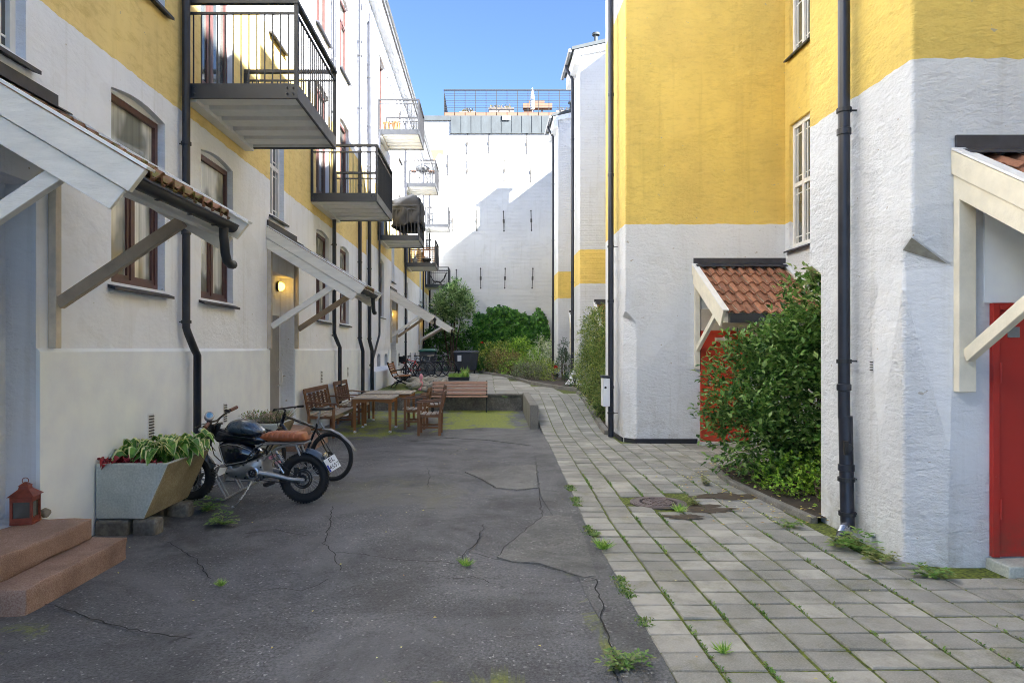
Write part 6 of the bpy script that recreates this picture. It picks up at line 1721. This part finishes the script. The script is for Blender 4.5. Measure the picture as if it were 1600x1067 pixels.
BEDS = [('garden_shrub','yellow green loose shrub right beside the waste container','lf_yg',[(.05,36.3,1.15,.75,.7,.75),(.75,36.6,1.3,.6,.6,.75)],620,7,.13,.05),
 ('garden_shrub','brownish feathery shrub low in the middle of the bed','lf_brown',[(.75,33.8,1.0,.85,.7,.62),(1.35,33.2,.85,.6,.5,.5)],620,8,.11,.03),
 ('garden_shrub','bright light green shrub in front of the ivy','lf_low',[(1.75,36.0,1.45,.75,.7,.75),(2.2,35.4,1.1,.6,.6,.6)],620,7,.14,.08),
 ('garden_shrub','tall cream and green variegated shrub against the far tower','lf_var',[(2.62,33.0,1.35,.60,.7,.85),(2.95,32.2,1.0,.5,.6,.7)],760,7,.11,.05),
 ('garden_shrub','rounded grey green mound shrub spreading over the curved kerb','lf_mound',[(1.62,27.2,.62,.72,.85,.42)],620,8,.10,.022),
 ('garden_shrub','dark leafy low shrub between waste container and kerb','lf_ivy',[(-.18,35.2,.75,.42,.4,.38)],200,7,.10,.06),
 ('garden_shrub','low green shrub with a red bloom right of the mound','lf_yg',[(2.5,26.2,.62,.45,.8,.30),(2.4,29.5,.75,.6,.9,.42)],420,7,.09,.04),
 ('garden_shrub','pale green shrub behind the grey mound','lf_low',[(1.1,30.8,.75,.6,.7,.42),(1.9,30.2,.9,.6,.7,.55)],420,7,.09,.045)]
for (nm, l, mk, B, n, k, L, W) in BEDS: shrub(nm, l, 'shrub', M[mk], B, n, k, L, W, base=(B[0][0],B[0][1],ZT), group='shrubs in the terrace bed', tl=.22, gap=-.28, shell=.4, zmin=ZT+.02)
for (x, y, z) in ((-.3,36.0,2.0),(2.55,25.6,.98)):
    q = MB()
    for k in range(14): q.leaf(V((x,y,z)), V((uni(-1,1),uni(-1,.2),uni(-.2,1))), V((0,-1,0)), .09, .06)
    tag(q.build('flower', M['redp']), 'single red flower above the shrubs next to the waste container' if y > 30 else 'single red flower low in the bed near the white tower', 'flower')

# weeds
def weed_mesh(n, L, W, spread):
    m = MB()
    for s in range(n):
        a_ = uni(0, 6.28); d = V((math.cos(a_), math.sin(a_), 0)); sd = V((-d.y, d.x, 0)); l = L*uni(.6,1.1); lift = uni(.25,.7)
        for j_ in range(6):
            t = (j_+.6)/6; p = d*l*t*spread+V((0,0,l*lift*math.sin(t*2.3)))
            for q_ in (-1, 1): m.leaf(p, (d*.7+sd*q_*.9+V((0,0,uni(-.1,.4)))).normalized(), V((0,0,1)), W*uni(.7,1.1)*(1.1-t*.4), W*.45, .1)
        m.leaf(d*l*.9*spread+V((0,0,l*lift*.75)), d, V((0,0,1)), W, W*.6, .1)
    return m
random.seed(77)
def grass_tuft(n, L):
    m = MB()
    for _ in range(n): m.leaf(V((uni(-.03,.03),uni(-.03,.03),0)), V((uni(-.8,.8),uni(-.8,.8),uni(.4,1))).normalized(), V((uni(-1,1),uni(-1,1),0)), L*uni(.5,1.1), .008, 0)
    return m
WP = [weed_mesh(12,.22,.065,.9), weed_mesh(9,.13,.045,.9), weed_mesh(16,.10,.04,.8), grass_tuft(90,.13)]
WMAT = [M['lf_weed'], M['lf_weeddry'], M['lf_weed'], M['lf_grass']]
wo = []
WL = [((322,798),0,1.0,'leafy weed on the asphalt just right of the hosta planter'),((352,820),0,.9,'leafy weed on the asphalt left of the kickstand foot'),((1345,862),0,1.15,'bright leafy weed at the foot of the fat black downpipe'),
      ((1310,852),1,1.2,'smaller weed directly under the steel ended downpipe mouth'),((1375,880),1,1.1,'small weed against the tower base between pipe and corner'),((1452,903),0,.75,'spreading weed on the paving at the corner of the nearest tower'),
      ((1235,825),0,.6,'weed in the paving beside the kerb end below the groundcover'),((1103,757),1,1.1,'flat weed alone on the paving left of the big bush'),((976,1045),0,.7,'pale weed tuft at the bottom edge between asphalt and paving'),
      ((728,884),3,.7,'small green tuft growing from the asphalt crack junction'),((942,858),3,1.0,'weed tuft on the asphalt edge halfway down the paving'),((930,838),2,.6,'tiny tuft on the asphalt edge just beyond a larger one'),
      ((612,680),1,.8,'small weed by the front leg of the nearer table'),((835,655),3,1.3,'green weed at the foot of the ramp wall'),((1085,788),1,.9,'weed on the right rim of the manhole'),((1062,800),3,.9,'weed on the wet dirt in front of the manhole'),
      ((790,622),2,1.0,'weed on top of the retaining wall edge'),((520,678),1,1.0,'weed beside the rear granite step'),((345,915),3,.5,'flat mossy tuft alone on the near asphalt'),((1130,1020),3,.6,'small weed in a paver joint near the bottom')]
for i, (p, k, s, l) in enumerate(WL):
    if not wo or len([1 for w_ in wo if w_[0] == k]) == 0:
        o = WP[k].build('weed', WMAT[k], None, local=True); wo.append((k, o))
    else:
        src = [w_[1] for w_ in wo if w_[0] == k][0]; o = src.copy(); C.objects.link(o)
    z = ZT if p[1] < 640 and p[0] > 700 else 0
    gx, gy = G(p[0], p[1], z)
    o.location = (gx, gy, z); o.scale = (s,s,s); o.rotation_euler = (0,0,uni(0,6.28)); tag(o, l, 'weed', 'weeds growing in cracks')
# fine growth in the paver joints and along the asphalt edge: uncountable
random.seed(13)
jw = MB()
for _ in range(11000):
    if rnd() < .5:
        y = uni(2.6,8.5)**1.0; x = edge(y)+random.gauss(.012,.028); dens = noise.noise((y*1.4, 1, 0)) > .05
    else:
        y = uni(2.7,9); k = random.choice((1,1,2,2,3,3,4,5,6,7,8,9)); x = edge(y)+.008+k*TW+random.gauss(0,.006); dens = noise.noise((x*2, y*2.2, 6)) > .12
    if not dens or x > 3.1 and 5 < y < 9.5: continue
    jw.leaf(V((x,y,zramp(y)-.004)), V((uni(-1,1),uni(-1,1),uni(.2,1))).normalized(), V((0,0,1)), uni(.012,.032), uni(.008,.016))
tag(jw.build('joint_weeds', M['lf_weed']), 'tiny weeds and moss along the paver joints', 'weeds', kind='stuff')
dl = MB()
for _ in range(230):
    x = 3.0+random.gauss(0,.35); y = uni(6.3,9.6)
    if x > 3.9: continue
    dl.leaf(V((x,y,.012 if x < 3.05 else .07)), V((uni(-1,1),uni(-1,1),.05)).normalized(), V((0,0,1)), uni(.025,.05), uni(.015,.03))
for _ in range(60):
    x, y = uni(-3,2.6), uni(3,12); dl.leaf(V((x,y,.014)), V((uni(-1,1),uni(-1,1),.05)).normalized(), V((0,0,1)), uni(.012,.03), uni(.01,.02))
tag(dl.build('fallen_leaves', M['lf_dry']), 'scattered small yellow and brown fallen leaves', 'leaves', kind='stuff')
# ================================================================ CAMERA, LIGHT
sc = bpy.context.scene
cam = bpy.data.cameras.new('camera'); co = bpy.data.objects.new('camera', cam); C.objects.link(co)
co.location = (0, 0, 1.65); co.rotation_euler = (R(90), 0, 0)
cam.sensor_width = 36; cam.lens = 36*1067/1600; cam.shift_x = 38/1600; cam.shift_y = 12.5/1600; cam.clip_end = 500
sc.camera = co
S = V((1.0, -.8, .769)).normalized()
sun = bpy.data.lights.new('sun', 'SUN'); sun.energy = 5.0; sun.angle = R(.5); sun.color = (1.0, .98, .95)
sob = bpy.data.objects.new('sun', sun); C.objects.link(sob); sob.rotation_euler = S.to_track_quat('Z', 'Y').to_euler()
w = bpy.data.worlds.new('World'); sc.world = w; w.use_nodes = True
nt = w.node_tree; bg = nt.nodes['Background']
sky = nt.nodes.new('ShaderNodeTexSky'); sky.sky_type = 'NISHITA'; sky.sun_disc = False
sky.sun_elevation = math.asin(S.z); sky.sun_rotation = math.atan2(S.x, S.y); sky.altitude = 2500; sky.air_density = .8; sky.dust_density = .2; sky.ozone_density = 4.0
nt.links.new(sky.outputs[0], bg.inputs['Color']); bg.inputs['Strength'].default_value = .054
sc.view_settings.view_transform = 'Standard'; sc.view_settings.look = 'None'; sc.view_settings.exposure = 3.05; sc.view_settings.gamma = 1
sc.render.engine = 'CYCLES'
sc.cycles.max_bounces = 8; sc.cycles.diffuse_bounces = 5; sc.cycles.glossy_bounces = 3; sc.cycles.transmission_bounces = 3
sc.cycles.caustics_reflective = False; sc.cycles.caustics_refractive = False
sc.cycles.filter_width = 1.0
sc.cycles.use_denoising = True
sc.cycles.sample_clamp_indirect = 8
